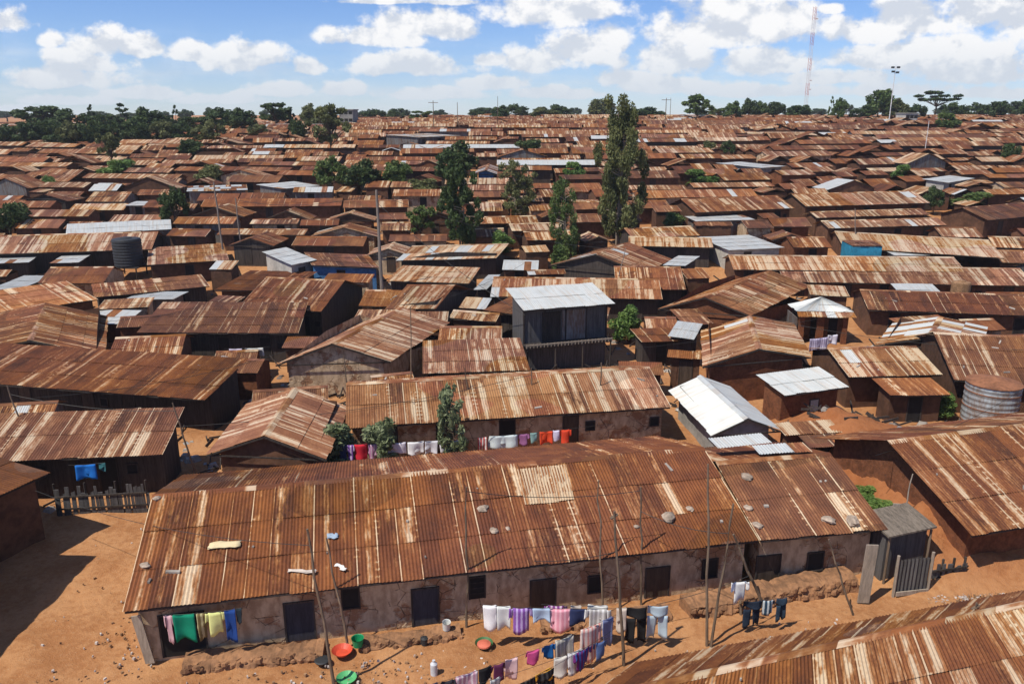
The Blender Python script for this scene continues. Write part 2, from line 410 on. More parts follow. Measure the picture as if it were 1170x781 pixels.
WALLS = ['mud', 'mud', 'mud', 'brick', 'plaster', 'tinwall', 'timber']
def house(F0, F1, B1, B0, ze, kind='gable', pitch=.3, rise=0, g=None, pal=None, wall=None, wave=False, label=None, ridge=None, zridge=None,
          front=(), over=.6, ends=.3, name='tin_roof_house', doors=True, hip=0, near=False, detail=True, cat='house', group=None, zb=None):
    """footprint corners (eave outline) F0-F1 towards the viewer, B1-B0 behind; ridge parallel to F0-F1 for 'gable', along F->B for 'end'"""
    F0, F1, B1, B0 = [Vector((p[0], p[1], 0)) for p in (F0, F1, B1, B0)]
    c = (F0 + F1 + B1 + B0) / 4
    if g is None: g = min(T(c.x, c.y), T(*((F0 + F1) / 2).xy) + .3)
    ang = math.atan2(F1.y - F0.y, F1.x - F0.x)
    root = empty(name, (c.x, c.y, g), ang)
    ca, sa = math.cos(-ang), math.sin(-ang)
    def L(p, z):
        d = Vector(p) - c
        return Vector((d.x * ca - d.y * sa, d.x * sa + d.y * ca, z))
    mark([F0.xy, F1.xy, B1.xy, B0.xy], .25)
    pal = pal or dict(t=.45, p=.45)
    mb = MB(); capb = MB()
    f0, f1, b1, b0 = F0, F1, B1, B0
    wf = ((F0 - B0).length + (F1 - B1).length) / 2
    ww = ((F0 - F1).length + (B0 - B1).length) / 2
    def Lz(p, z): return L(p, z)
    if kind == 'gable':
        zr = ze + wf / 2 * pitch
        r0, r1 = (F0 + B0) / 2, (F1 + B1) / 2
        if ridge: r0, r1 = [Vector((p.x, p.y, 0)) for p in ridge]; zr = zridge
        if hip: d = (r1 - r0).normalized() * hip; r0, r1 = r0 + d, r1 - d
        R0, R1 = L(r0, zr), L(r1, zr)
        sheets(mb, R0, R1, L(F1, ze), L(F0, ze), pal, wave)
        sheets(mb, R1, R0, L(B0, ze), L(B1, ze), pal, wave)
        if hip:
            sheets(mb, R1, R1, L(B1, ze), L(F1, ze), pal, wave); sheets(mb, R0, R0, L(F0, ze), L(B0, ze), pal, wave)
        nf = (L(F0, ze) - L((F0 + B0) / 2, zr)).normalized(); nb = (L(B0, ze) - L((F0 + B0) / 2, zr)).normalized()
        cap_strip(capb, R0, R1, nf, nb, pal)
    elif kind == 'end':
        zr = ze + ww / 2 * pitch
        r0, r1 = (F0 + F1) / 2, (B0 + B1) / 2
        R0, R1 = L(r0, zr), L(r1, zr)
        sheets(mb, R1, R0, L(F0, ze), L(B0, ze), pal, wave)
        sheets(mb, R0, R1, L(B1, ze), L(F1, ze), pal, wave)
        nf = (L(F0, ze) - R0).normalized(); nb = (L(F1, ze) - R0).normalized()
        cap_strip(capb, R0, R1, nf, nb, pal)
    else:   # shed: plane rising by 'rise' towards the back
        zr = ze + rise
        sheets(mb, L(B0, zr), L(B1, zr), L(F1, ze), L(F0, ze), pal, wave)
    mat = M['roof_near'] if wave else M['roof']
    rf = mb.build('roof', mat, root, 'sheet')
    if capb.v and detail: capb.build('ridge_cap', mat, rf, 'sheet')
    # walls, inset under the eaves
    ux = (F1 - F0).normalized(); uy = (B0 - F0).normalized(); uy1 = (B1 - F1).normalized()
    if kind == 'end': ex, ey = over, ends
    else: ex, ey = ends, over
    ex = min(ex, ww * .2); ey = min(ey, wf * .2)
    w0, w1, w2, w3 = F0 + ux * ex + uy * ey, F1 - ux * ex + uy1 * ey, B1 - ux * ex - uy1 * ey, B0 + ux * ex - uy * ey
    lo = -1.2
    def zat(p):
        if kind == 'gable':
            t = (p - F0).dot(uy) / wf
            return ze + (wf / 2 - abs(t * wf - wf / 2)) * pitch - .07
        if kind == 'end':
            t = (p - F0).dot(ux)
            return ze + (ww / 2 - abs(t - ww / 2)) * pitch - .07
        t = (p - F0).dot(uy) / wf
        return ze + rise * t - .07
    wb = MB()
    cs = [w0, w1, w2, w3]
    if hip: zat = lambda p: ze - .02
    for a, b in zip(cs, cs[1:] + cs[:1]):
        mid = (a + b) / 2
        top = L(mid, zat(mid))
        if kind == 'gable' and not hip and (a is w1 or a is w3):
            rr_ = r1 - ux * ex if a is w1 else r0 + ux * ex
            if ridge: top = L(rr_, zr - .07)
        n = [L(a, lo), L(b, lo), L(b, zat(b)), top, L(a, zat(a))]
        wb.quad(n)
    wm = M[wall or R.choice(WALLS)]
    wb.build('wall', wm, root)
    # eave boards
    if detail and wf > 2:
        eb = MB()
        zz = -.06
        eb.bar(L(F0, ze + zz) + Vector((.05, .06, 0)), L(F1, ze + zz) + Vector((-.05, .06, 0)), .05, .07)
        if kind == 'end':
            eb.bar(L(F0, ze - .06), L((F0 + F1) / 2, zr - .06), .05, .08); eb.bar(L((F0 + F1) / 2, zr - .06), L(F1, ze - .06), .05, .08)
        eb.build('eave_board', M['timber'], root)
    h = dict(root=root, w0=w0, w1=w1, L=L, g=g, ze=ze, c=c, wave=wave, pal=pal, len=max(ww, wf), kind=kind, label=label, wall=wall, F=(F0, F1, B1, B0), zr=zr, top=(F0 + F1 + B0 + B1) / 4)
    # openings given as pixel boxes on the front wall plane
    l0, l1 = L(w0, 0), L(w1, 0)
    def onwall(px, py):
        d = ray(px, py); nrm = Vector((-(w1 - w0).y, (w1 - w0).x, 0))
        t = (w0 - EYE.xyz).dot(nrm) / d.dot(nrm)
        P = EYE + d * t
        q = L((P.x, P.y, 0), P.z - g)
        return q.x, q.z
    def opening(x0, x1, z0, z1, what, mat):
        y = l0.y + (l1.y - l0.y) * (x0 - l0.x) / (l1.x - l0.x)
        b = MB(); b.box(x0, x1, y - .025, y + .05, z0, z1)
        o = b.build('door' if what == 'door' else 'window', mat, root)
        f = MB(); t = .06
        f.box(x0 - t, x0, y - .05, y + .03, z0, z1 + t); f.box(x1, x1 + t, y - .05, y + .03, z0, z1 + t)
        f.box(x0, x1, y - .05, y + .03, z1, z1 + t)
        if what == 'window': f.box(x0 - t, x1 + t, y - .07, y + .03, z0 - t, z0)
        if what == 'grille':
            for q in range(1, 4): f.box(x0, x1, y - .045, y - .027, z0 + (z1 - z0) * q / 4, z0 + (z1 - z0) * q / 4 + .03)
        f.build('frame', M['timber'], o)
    for (xa, ya, xb, yb, what, mk) in front:
        x0, z1 = onwall(xa, ya); x1, _ = onwall(xb, ya); _, z0 = onwall((xa + xb) / 2, yb)
        opening(x0, x1, max(z0, .02) if what == 'door' else z0, z1, what, M[mk])
    if doors and not front:
        Lw = l1.x - l0.x
        n = max(1, int(Lw / (3.4 if near else 4.5)))
        for k in range(n):
            xc = l0.x + Lw * (k + .5 + U(-.15, .15)) / n
            if R.random() < .85: opening(xc - .4, xc + .4, 0, min(1.9, ze - .25), 'door', M[R.choice(['dark', 'doorwood', 'dark', 'timber'])])
            if near and Lw / n > 2.4 and R.random() < .6: opening(xc + .9, xc + 1.35, 1.05, 1.5, 'window', M['dark'])
    HOUSES.append(h)
    h['poly'] = [proj((p.x, p.y, g + ze)) for p in (F0, F1, (B1 if kind == 'shed' else (F1 + B1) / 2), (B0 if kind == 'shed' else (F0 + B0) / 2))]
    if kind == 'shed': h['poly'][2:] = [proj((B1.x, B1.y, g + zr)), proj((B0.x, B0.y, g + zr))]
    elif kind == 'end': h['poly'] = [proj((F0.x, F0.y, g + ze)), proj((F1.x, F1.y, g + ze)), proj((B1.x, B1.y, g + ze)), proj((r1.x, r1.y, g + zr)), proj((B0.x, B0.y, g + ze))]
    else: h['poly'][2:] = [proj((r1.x, r1.y, g + zr)), proj((r0.x, r0.y, g + zr))]
    h['cy'] = c.y
    if label: tag(root, label, cat, group or None)
    return h

def gable(e0, e1, r, pitch=.3, ze=2.3, left=False, back=1.0, skew=False, g=None, **kw):
    a, b = W(*e0, ze), W(*e1, ze)
    if g is None: g = (T(a.x, a.y) + T(b.x, b.y)) / 2
    z = g + ze
    a, b = WZ(*e0, z), WZ(*e1, z)
    n = Vector((-(b - a).y, (b - a).x, 0)).normalized()
    w = 3.0
    ref = a if left else b
    for _ in range(60):
        q = WZ(*r, z + w * pitch)
        w = .6 * w + .4 * max(.8, min(9, (q - ref).dot(n)))
    if w < 1.2 or w > 7: print('WARN gable', e0, e1, 'w=%.2f' % w)
    v = n * w
    if skew: v = q - ref; v.z = 0
    w2 = v * (1 + back)
    return house(a, b, b + w2, a + w2, ze, 'gable', pitch, g=g, **kw)
def shed(e0, e1, r, rise=.5, ze=2.3, left=False, skew=False, g=None, **kw):
    a, b = W(*e0, ze), W(*e1, ze)
    if g is None: g = (T(a.x, a.y) + T(b.x, b.y)) / 2
    z = g + ze
    a, b = WZ(*e0, z), WZ(*e1, z)
    n = Vector((-(b - a).y, (b - a).x, 0)).normalized()
    ref = a if left else b
    q = WZ(*r, z + rise); w = (q - ref).dot(n)
    if w < 1 or w > 9: print('WARN shed', e0, e1, 'w=%.2f' % w); w = max(1.2, min(9, w)); skew = False
    v = n * w
    if skew: v = q - ref; v.z = 0
    return house(a, b, b + v, a + v, ze, 'shed', rise=rise, g=g, **kw)
def gend(fl, fr, rb, pitch=.32, ze=2.3, skew=True, g=None, **kw):
    """gable end towards the viewer: front eave corners and the far end of the ridge"""
    a, b = W(*fl, ze), W(*fr, ze)
    if g is None: g = (T(a.x, a.y) + T(b.x, b.y)) / 2
    z = g + ze
    a, b = WZ(*fl, z), WZ(*fr, z)
    zr = z + (b - a).length / 2 * pitch
    mid = (a + b) / 2; q = WZ(*rb, zr); v = q - mid; v.z = 0
    n = Vector((-(b - a).y, (b - a).x, 0)).normalized()
    if v.dot(n) < 1.5: print('WARN gend', fl, fr, 'v=%.2f' % v.dot(n)); v = n * 4
    if not skew: v = n * v.dot(n)
    if v.length > 16: print('WARN gend long', fl, v.length)
    return house(a, b, b + v, a + v, ze, 'end', pitch, g=g, **kw)

# ------------------------------------------------------------------ palettes
def P(t, p, pp=.04, g=0, ts=.10, ps=.10, gl=None):
    d = dict(t=t, p=p, pp=pp, g=g, ts=ts, ps=ps)
    if gl is not None: d['gl'] = gl
    return d
BROWN, DARKB, ORANGE = P(.40, .42), P(.28, .35), P(.62, .58, .1)
STRIPE, PALE, PATCH = P(.5, .66, .12, ps=.16), P(.6, .82, .3), P(.48, .55, .1, .12)
WHITE, ZINC = P(.5, .6, 0, 1.0, gl=1.0), P(.5, .6, 0, .92, gl=.7)

# ------------------------------------------------------------------ the near houses, by hand
h_main = gable((140, 699), (868, 617), (822, 510), .3, 2.3, g=0, wave=True, near=True, wall='plaster', pal=P(.40, .47, .03, ps=.16),
    label='very long rust-brown roofed row house across the front, laundry yard before it', over=.55,
    front=[(182, 704, 232, 752, 'door', 'dark'), (325, 690, 357, 738, 'door', 'bluecurtain'), (391, 673, 409, 693, 'window', 'dark'), (471, 674, 500, 722, 'door', 'bluecurtain'),
           (537, 660, 553, 683, 'grille', 'dark'), (607, 664, 634, 701, 'door', 'doorwood'), (673, 659, 687, 675, 'window', 'dark'),
           (739, 650, 764, 684, 'door', 'doorwood'), (804, 640, 819, 658, 'window', 'dark')])
mb_ = MB(); L_ = h_main['L']
def roofpt(px, py):
    F0_, F1_, B1_, B0_ = h_main['F']; n_ = (B0_ - F0_).normalized(); lo, hi = 10, 90
    for _ in range(40):
        m = (lo + hi) / 2; p = EYE + ray(px, py) * m; wv = (Vector((p.x, p.y, 0)) - F0_).dot(n_)
        if p.z < 2.3 + wv * .3: hi = m
        else: lo = m
    return L_((p.x, p.y, 0), p.z + .045)
sheets(mb_, roofpt(591, 537), roofpt(647, 531), roofpt(656, 572), roofpt(600, 578), P(.8, .98, 0, 0, ps=.02), True)
tag(mb_.build('roof_patch', M['roof_near'], h_main['root'], 'sheet'), 'three cream coloured sheets patched into the roof')
h_side = gable((869, 618), (1014, 604), (945, 518), .3, 2.3, g=0, wave=True, near=True, wall='plaster', pal=P(.40, .48, .05, ps=.14), over=.55,
    label='short rust roofed house joined to the right end of the long front row house',
    front=[(866, 636, 891, 678, 'door', 'doorwood'), (924, 632, 940, 650, 'window', 'dark')])
gable((1110, 612), (1172, 601), (1010, 507), .4, 2.3, left=True, wave=True, near=True, wall='mud', pal=P(.40, .56, .04, ps=.14), g=0,
    label='big rust roofed house at the right edge above the bare red earth bank') if False else None
# right-hand big roof: eave corner and ridge corner found, its eave runs on out of frame
a = WZ(1110, 612, 2.3); b = WZ(1170, 602, 2.3); d = (b - a).normalized(); b = a + d * 13
n = Vector((-d.y, d.x, 0)); w = 5.0
house(a, b, b + n * 2 * w, a + n * 2 * w, 2.3, 'gable', .38, g=0, wave=True, near=True, wall='brick', pal=P(.40, .58, .04, ps=.14),
      label='big rust roofed house at the right edge above the bare red earth bank', doors=False, ends=.7, over=.8)
# bottom right roof, ridge known
z = 3.25
a = WZ(768, 771, z); b = WZ(1157, 690, z); d = (b - a).normalized(); d.z = 0; n = Vector((-d.y, d.x, 0)); b = b + d * 5
w = 3.1; a = WZ(672, 797, z); v = WZ(725, 757, 2.3) - a; v.z = 0; b1 = WZ(1185, 664, 2.3); b1 += (b1 - WZ(1010, 686, 2.3)).normalized() * 4.5
house(a - v, b - n * w, b1, a + v, 2.3, 'gable', .306, ridge=(a, b), zridge=z, g=0, wave=True, near=True, pal=P(.44, .60, .08, .0, ps=.18),
      label='striped rust roof seen from above in the bottom right corner', doors=False, wall='mud')
# left side
gable((-75, 605), (57, 538), (20, 522), .25, 2.7, g=0, back=1, wave=True, near=True, pal=DARKB, label='dark brown roof cut off at the left edge above the shaded lane', wall='mud') if False else None
a = WZ(57, 540, 3.1); b = WZ(0, 566, 3.1); d = (b - a).normalized(); e = a + d * 6.6
n = Vector((d.y, -d.x, 0)).normalized()
if n.dot(Vector((-1, 0, 0))) < 0: n = -n
house(e, a, a + n * 7, e + n * 7, 3.1, 'shed', rise=.5, g=0, wave=True, near=True, wall='mud', pal=DARKB, doors=False,
      label='dark brown low roof cut off by the left edge above the shaded lane')
house((-27, 11), (-20.4, 12), (-20.0, 28.2), (-27, 28.2), 4.7, 'end', .3, g=0, pal=DARKB, wall='mud', doors=False, label='dark roofed house just beyond the left edge, its shade lying over the lane')
shed((-70, 530), (186, 519), (203, 465), .9, 2.3, over=1.5, g=0, wave=True, near=True, pal=P(.40, .60, .05, ps=.14), wall='timber',
     label='rust roof with pale streaks at the left edge, above the stick fence')
shed((-70, 434), (234, 457), (252, 408), .9, 2.3, over=1.5, g=0, wave=True, near=True, pal=P(.36, .50, .04, ps=.1), wall='timber',
     label='long dark rust roof at the left, directly behind the streaked roof above the fence')
gend((262, 529) if False else (236, 519), (373, 525), (338, 443), .36, 2.3, g=0, wave=True, near=True, pal=P(.62, .60, .12, ps=.12), wall='mud',
     label='orange rust gable roof facing the front, left of the three yard shrubs', doors=False)
gable((395, 489), (767, 465), (750, 414), .3, 2.3, g=0, wave=True, near=True, pal=P(.58, .62, .10, ps=.14, ts=.16), wall='plaster', back=.8,
      label='long orange striped roof behind the front row house, shrubs in its yard')
# silver house
gend((813, 498), (893, 492), (800, 429), .42, 1.75, g=0, wave=True, near=True, pal=P(.5, .5, 0, 1, gl=1.0), wall='greywall', doors=False,
     label='new white zinc gable roof behind the right end of the front row house')
# earth hut with zinc sheet roof
shed((896, 452), (970, 442), (935, 419), .45, 2.2, g=0, wave=True, near=True, skew=True, pal=P(.5, .5, 0, .93, gl=.95), wall='brick',
     label='small red earth hut under a single pale zinc roof, at the centre right', front=[(926, 457, 935, 469, 'window', 'whitewall')])
gend((803, 419), (927, 408), (856, 361), .22, 2.5, g=.2, wave=True, near=True, pal=P(.55, .66, .15, .06), wall='brick', doors=False,
     label='worn pale and brown roof on red earth walls, right of the wooden loft')
gend((752, 353), (858, 361), (880, 309), .34, 2.3, g=0, wave=True, near=True, pal=P(.45, .56, .1), wall='brick', doors=False,
     label='wide brown gable roof over a red earth wall, above the worn pale roof')
gable((970, 431), (1077, 428), (1066, 395), .3, 2.2, g=0, wave=True, near=True, pal=P(.48, .70, .15, .12, ps=.16), wall='mud',
      label='brown and grey striped roof between the zinc roofed hut and the round water tank')
shed((1017, 452), (1087, 451), (1063, 431), .35, 1.9, g=0, wave=True, pal=P(.5, .66, .1, .05), wall='mud', skew=True,
     label='low lean-to roof over a mud shed just left of the round water tank')
gable((1090, 434), (1215, 441), (1195, 386), .34, 2.3, g=0, wave=True, near=True, pal=P(.44, .56, .06), wall='mud',
      label='brown roof at the right edge just behind the round corrugated water tank')
gend((1000, 394), (1120, 399), (1075, 362), .2, 2.2, g=0, wave=True, pal=P(.46, .62, .15, .42, gl=.9), wall='mud', doors=False,
     label='low roof of mixed white zinc and rust sheets below the long dark roof')
gable((992, 354), (1210, 362), (1200, 338), .3, 2.3, g=0, wave=True, near=True, pal=P(.30, .44, .02), wall='mud', doors=True,
      label='long dark brown roof at the right edge, right of the posted zinc hut')
shed((897, 498), (962, 493), (955, 483), .25, 1.7, g=0, wave=True, pal=P(.5, .62, .1), wall='mud', detail=False, label='small low striped roof on the earth right of the white zinc gable')
shed((925, 512), (968, 509), (962, 501), .2, 1.6, g=0, wave=True, pal=P(.3, .5, .1), wall='timber', detail=False, doors=False, label='tiny dark lean-to just below the small low striped roof')
# middle
gend((315, 417), (446, 413), (459, 351), .36, 2.3, g=0, wave=True, near=True, pal=P(.52, .66, .1, .03, ps=.12), wall='plaster', doors=False,
     label='striped brown gable house whose mud gable faces front, below the tall power pole')
gable((440, 353), (498, 353), (523, 324), .32, 2.3, g=0, wave=True, pal=P(.50, .64, .1), wall='timber', skew=True, back=.8,
      label='small brown roof with dark open gable right of the tall power pole')
shed((483, 427), (606, 423), (603, 386), .5, 2.2, g=0, wave=True, near=True, pal=P(.52, .62, .12), wall='mud',
     label='low rusty roof left of the wooden loft, its right end against it')
shed((156, 380), (341, 381), (352, 346), .6, 2.4, g=0, wave=True, near=True, pal=P(.34, .46, .03), wall='timber',
     label='plain dark brown roof left of the power pole, two tubs shade under it', skew=True) if False else \
shed((156, 380), (341, 381), (352, 346), .6, 2.4, g=0, wave=True, near=True, pal=P(.34, .46, .03), wall='timber', skew=True,
     label='plain dark brown lean-to roof in the left middle, open dark shade under it')
gable((272, 351), (367, 356), (397, 317), .32, 2.5, g=0, wave=True, near=True, pal=P(.40, .56, .05), wall='timber', back=.8, skew=True,
      label='brown roof with a tall dark gable wall just left of the power pole')
gend((-45, 406), (120, 407), (52, 346), .22, 2.3, g=0, wave=True, pal=P(.34, .52, .04), wall='mud', doors=False,
     label='wide dark rust roof at the left edge behind the long dark lean-to')
shed((-50, 366), (112, 342), (80, 321), .35, 2.4, g=.1, wave=True, pal=P(.72, .62, .1), wall='mud', doors=False,
     label='bright orange striped roof at the left edge below the white zinc patch roof')
shed((108, 340), (240, 327), (236, 313), .3, 2.2, g=0, wave=True, pal=P(.48, .56, .1), wall='timber',
     label='low brown roof with pale stripes below the black water tank')
shed((246, 331), (330, 333), (322, 310), .3, 2.2, g=0, wave=True, pal=P(.30, .40, .02), wall='mud',
     label='small plain red-brown roof between the two thin left poles and the power pole')
shed((-20, 334), (15, 334), (60, 315), .25, 2.2, g=0, wave=True, skew=True, pal=WHITE, wall='tinwall', detail=False, label='white zinc patch roof at the left edge above the orange roof')
shed((143, 342), (198, 342), (216, 333), .2, 1.9, g=0, wave=True, skew=True, pal=WHITE, wall='tinwall', detail=False, doors=False,
     label='flat white sheet roof squeezed between brown roofs below the black water tank')
# white-topped shed row at left
gable((-25, 291), (173, 285), (190, 261), .32, 2.3, wave=False, near=True, pal=P(.52, .72, .1, ps=.16), wall='timber', back=.7,
      label='long brown striped roof in front of the white ridged roof, left')
gable((75, 268), (196, 262), (208, 250), .34, 2.6, pal=WHITE, wall='tinwall', back=1.0, label='long white ridged zinc roof with a grey right slope, left', detail=False)
shed((168, 303), (262, 297), (245, 278), .4, 2.3, pal=P(.52, .70, .1), wall='mud', label='striped brown roof just right of the black water tank')
shed((-25, 302), (33, 300), (51, 287), .2, 2.2, pal=P(.5, .5, 0, .95, gl=.75), wall='timber', skew=True, detail=False, label='greenish grey flat zinc roof at the left edge below the striped roof')
shed((56, 301), (90, 300), (104, 291), .2, 2.1, pal=P(.5, .6, .1, .6, gl=.75), wall='timber', skew=True, detail=False, label='small grey zinc roof between the left edge and the black water tank')
shed((333, 303), (362, 297), (327, 283), .3, 2.5, pal=WHITE, wall='whitewall', skew=True, detail=False, label='small white walled shed with white roof left of the blue walled shop')
shed((356, 303), (434, 306), (420, 291), .3, 2.4, pal=BROWN, wall='bluewall', skew=True, label='blue walled shop with a curved brown roof left of the power pole', name='tin_roof_shop', cat='shop')
shed((441, 321), (536, 324), (549, 306), .35, 2.4, pal=PALE, wall='timber', skew=True, wave=True, label='pale striped roof just right of the power pole')
gable((452, 298), (567, 295), (586, 275), .25, 2.4, pal=P(.55, .85, .35, .35, gl=.8), wall='timber', skew=True, back=.5, label='wide pale weathered roof below the slender middle trees')
shed((552, 354), (604, 362), (603, 331), .5, 2.3, g=0, pal=BROWN, wave=True, wall='timber', label='steep brown roof just left of the wooden loft')
shed((541, 331), (556, 331), (572, 314), .3, 2.3, g=0, pal=WHITE, wave=True, wall='timber', skew=True, detail=False, doors=False, label='narrow white sheet roof left of the wooden loft')
gable((560, 339), (757, 342), (768, 318), .32, 2.3, g=0, pal=P(.48, .72, .18, .06, ps=.18), wave=True, near=True, wall='timber', back=.9, label='long brown roof with pale patches just behind the wooden loft')
gable((704, 330), (784, 331), (796, 304), .32, 2.3, g=0, pal=P(.42, .6, .08), wave=True, wall='timber', back=.9, label='brown striped roof with dark gable, behind the long patched roof')
gend((628, 303), (735, 312), (718, 277), .3, 2.3, pal=P(.40, .58, .08, .04), wall='timber', doors=False, label='wide brown gable roof below the tall twin tree')
shed((757, 303), (783, 304), (800, 293), .2, 2.6, pal=WHITE, wall='timber', detail=False, skew=True, doors=False, label='small white sheet roof right of the gable below the tall tree')
shed((733, 391), (781, 389), (766, 374), .2, 2.0, g=0, pal=BROWN, wave=True, wall='timber', detail=False, label='tiny brown shack roof left of the tilted white sheet roof')
shed((763, 384), (793, 388), (803, 370), .35, 2.3, g=0, pal=WHITE, wave=True, wall='timber', detail=False, skew=True, doors=False, label='tilted white sheet roof on a shack right of the wooden loft')
shed((762, 408), (805, 411), (806, 402), .1, 2.2, g=0, pal=ORANGE, wave=True, wall='mud', detail=False, label='narrow orange plank roof behind the white zinc gable')
gable((896, 322), (1185, 327), (1180, 307), .3, 2.2, g=0, pal=P(.46, .68, .12), wall='mud', near=True, label='long ridge of brown and pale sheets above the long dark roof, right')
gable((838, 308), (1105, 311), (1095, 294), .3, 2.2, pal=P(.5, .80, .25), wall='mud', near=True, label='long pale streaked roof right of centre below the teal shop')
gable((964, 283), (1148, 295), (1123, 269), .32, 2.2, pal=P(.58, .86, .3), wall='mud', back=.5, skew=True, label='pale cream striped roof right of the teal shop')
shed((833, 286), (897, 283), (898, 267), .3, 2.3, pal=WHITE, wall='whitewall', label='white zinc roof with a ragged edge left of the teal shop', detail=False)
p_ = W(992, 294, 3.1); yy = p_.y + 4.6
q0, q1 = [EYE + ray(x, 281) * (yy / ray(x, 281).y) for x in (974, 1009)]
house(q0, q1, q1 + Vector((0, 3, 0)), q0 + Vector((0, 3, 0)), q0.z - T(q0.x, yy), 'shed', rise=.15, pal=BROWN, wall='tealwall', g=T(q0.x, yy), over=.05, ends=.05,
      label='small teal blue walled shop in the right middle distance', name='tin_roof_shop', cat='shop', doors=False)
shed((1022, 292), (1065, 292), (1060, 282), .25, 2.0, pal=WHITE, wall='whitewall', label='low white sheet roof right of the teal shop', detail=False)
gable((921, 236), (1063, 232), (1055, 218), .34, 2.3, pal=P(.52, .68, .1, .06), wall='mud', near=True, label='topmost of three long parallel brown roofs on the right slope')
gable((933, 249), (1062, 245), (1060, 236), .34, 2.3, pal=P(.42, .60, .1, .05), wall='mud', near=True, label='middle one of three long parallel brown roofs on the right slope', back=.5)
gable((947, 261), (1082, 257), (1075, 246), .34, 2.3, pal=P(.44, .66, .1, .05), wall='mud', near=True, label='lowest of three long parallel brown roofs on the right slope', back=.5)
gable((795, 243), (908, 238), (900, 223), .34, 2.3, pal=P(.46, .56, .05, .02), wall='mud', near=True, label='big red-brown roof right of the tall twin tree')
shed((795, 253), (863, 251), (862, 245), .2, 2.0, pal=ZINC, wall='tinwall', label='thin white roof strip under the big red-brown roof right of the tall tree', detail=False)
gable((718, 281), (815, 283), (812, 272), .3, 2.3, pal=PALE, wall='timber', label='white streaked roof just right of the foot of the tall twin tree')
gable((722, 272), (800, 269), (795, 258), .3, 2.3, pal=P(.6, .7, .1), wall='timber', label='orange brown roof right of the foot of the tall twin tree')
shed((1083, 209), (1114, 204), (1108, 197), .3, 2.3, pal=WHITE, wall='whitewall', label='bright white zinc roof high on the right slope', detail=False)
gable((1129, 252), (1200, 245), (1200, 229), .34, 2.3, pal=P(.28, .36, 0), wall='mud', label='plain dark red-brown roof at the right edge of the slope')
shed((870, 192), (898, 190), (897, 178), .3, 2.3, pal=ZINC, wall='greywall', label='pale grey roof on the right slope above the long red-brown roof', detail=False)
shed((322, 216), (366, 212), (366, 205), .3, 2.2, pal=ZINC, wall='tinwall', label='grey-white roof strip left of the round green trees', detail=False)
shed((213, 219), (283, 217), (284, 211), .3, 2.2, pal=P(.5, .6, .3, .5, gl=.9), wall='tinwall', label='white banded roof just left of the first thin pole', detail=False)
shed((142, 235), (165, 235), (163, 230), .2, 2.2, pal=WHITE, wall='tinwall', label='tiny white roof on the left slope', detail=False)
shed((260, 108 + 15), (262, 123), (262, 120), .1) if False else None
shed((479, 157), (527, 155), (526, 149), .3, 2.3, pal=P(.5, .8, .3, .6, gl=.9), wall='tinwall', label='pale roof strip high on the slope above the green trees', detail=False)
gend((542, 199), (568, 199), (556, 187), .34, 2.4, pal=P(.4, .5, 0, .4), wall='bluewall', skew=False, doors=False, label='small blue-grey gable house right of the dark middle tree')

# ------------------------------------------------------------------ wooden loft house (two storeys)
def loft():
    ze = 4.75
    a, b = WZ(598, 355, ze), WZ(703, 347, ze)
    n = Vector((-(b - a).y, (b - a).x, 0)).normalized(); q = WZ(692, 322, ze + .7); w = (q - b).dot(n)
    h = house(a, b, b + n * w, a + n * w, ze, 'shed', rise=.7, g=0, wave=True, wall='blackboard', pal=P(.5, .5, 0, 1, gl=1.0), name='loft_house', cat='loft house',
              label='black timber two-storey loft with a pale zinc roof and balcony', doors=False, over=.9)
    root, L = h['root'], h['L']
    l0, l1 = L(h['w0'], 0), L(h['w1'], 0)
    y = l0.y
    b_ = MB()
    for x in [l0.x + (l1.x - l0.x) * t for t in (.0, .25, .5, .75, 1)]: b_.box(x - .05, x + .05, y - .1, y - .02, 1.9, 4.72)
    b_.build('wall_post', M['timber'], root)
    d = MB(); x0 = l0.x + (l1.x - l0.x) * .22; d.box(x0, x0 + (l1.x - l0.x) * .22, y - .06, y, 2.15, 4.3)
    do = d.build('door', M['timber'], root)
    d = MB(); x1 = x0 + (l1.x - l0.x) * .24; d.box(x1, x1 + (l1.x - l0.x) * .30, y - .05, y, 2.15, 4.35); d.build('wall_panel', M['tinwall'], root)
    k = MB(); k.box(l0.x - .1, l1.x + .1, y - 1.0, y, 1.95, 2.08); k.build('balcony_floor', M['timber'], root)
    r = MB()
    r.box(l0.x - .1, l1.x + .1, y - 1.03, y - .97, 2.20, 2.25)
    for i in range(26):
        x = l0.x - .08 + (l1.x - l0.x + .16) * i / 25; r.box(x - .025, x + .018, y - 1.04, y - .97, 2.0, 2.28)
    r.build('balustrade', M['plank'], root)
    for x in (l0.x, l0.x + (l1.x - l0.x) * .33, l0.x + (l1.x - l0.x) * .66, l1.x):
        p = MB(); p.tube([(x, y - .95, -.3), (x, y - .95, 1.96)], .06); p.build('support_post', M['timber'], root)
loft()
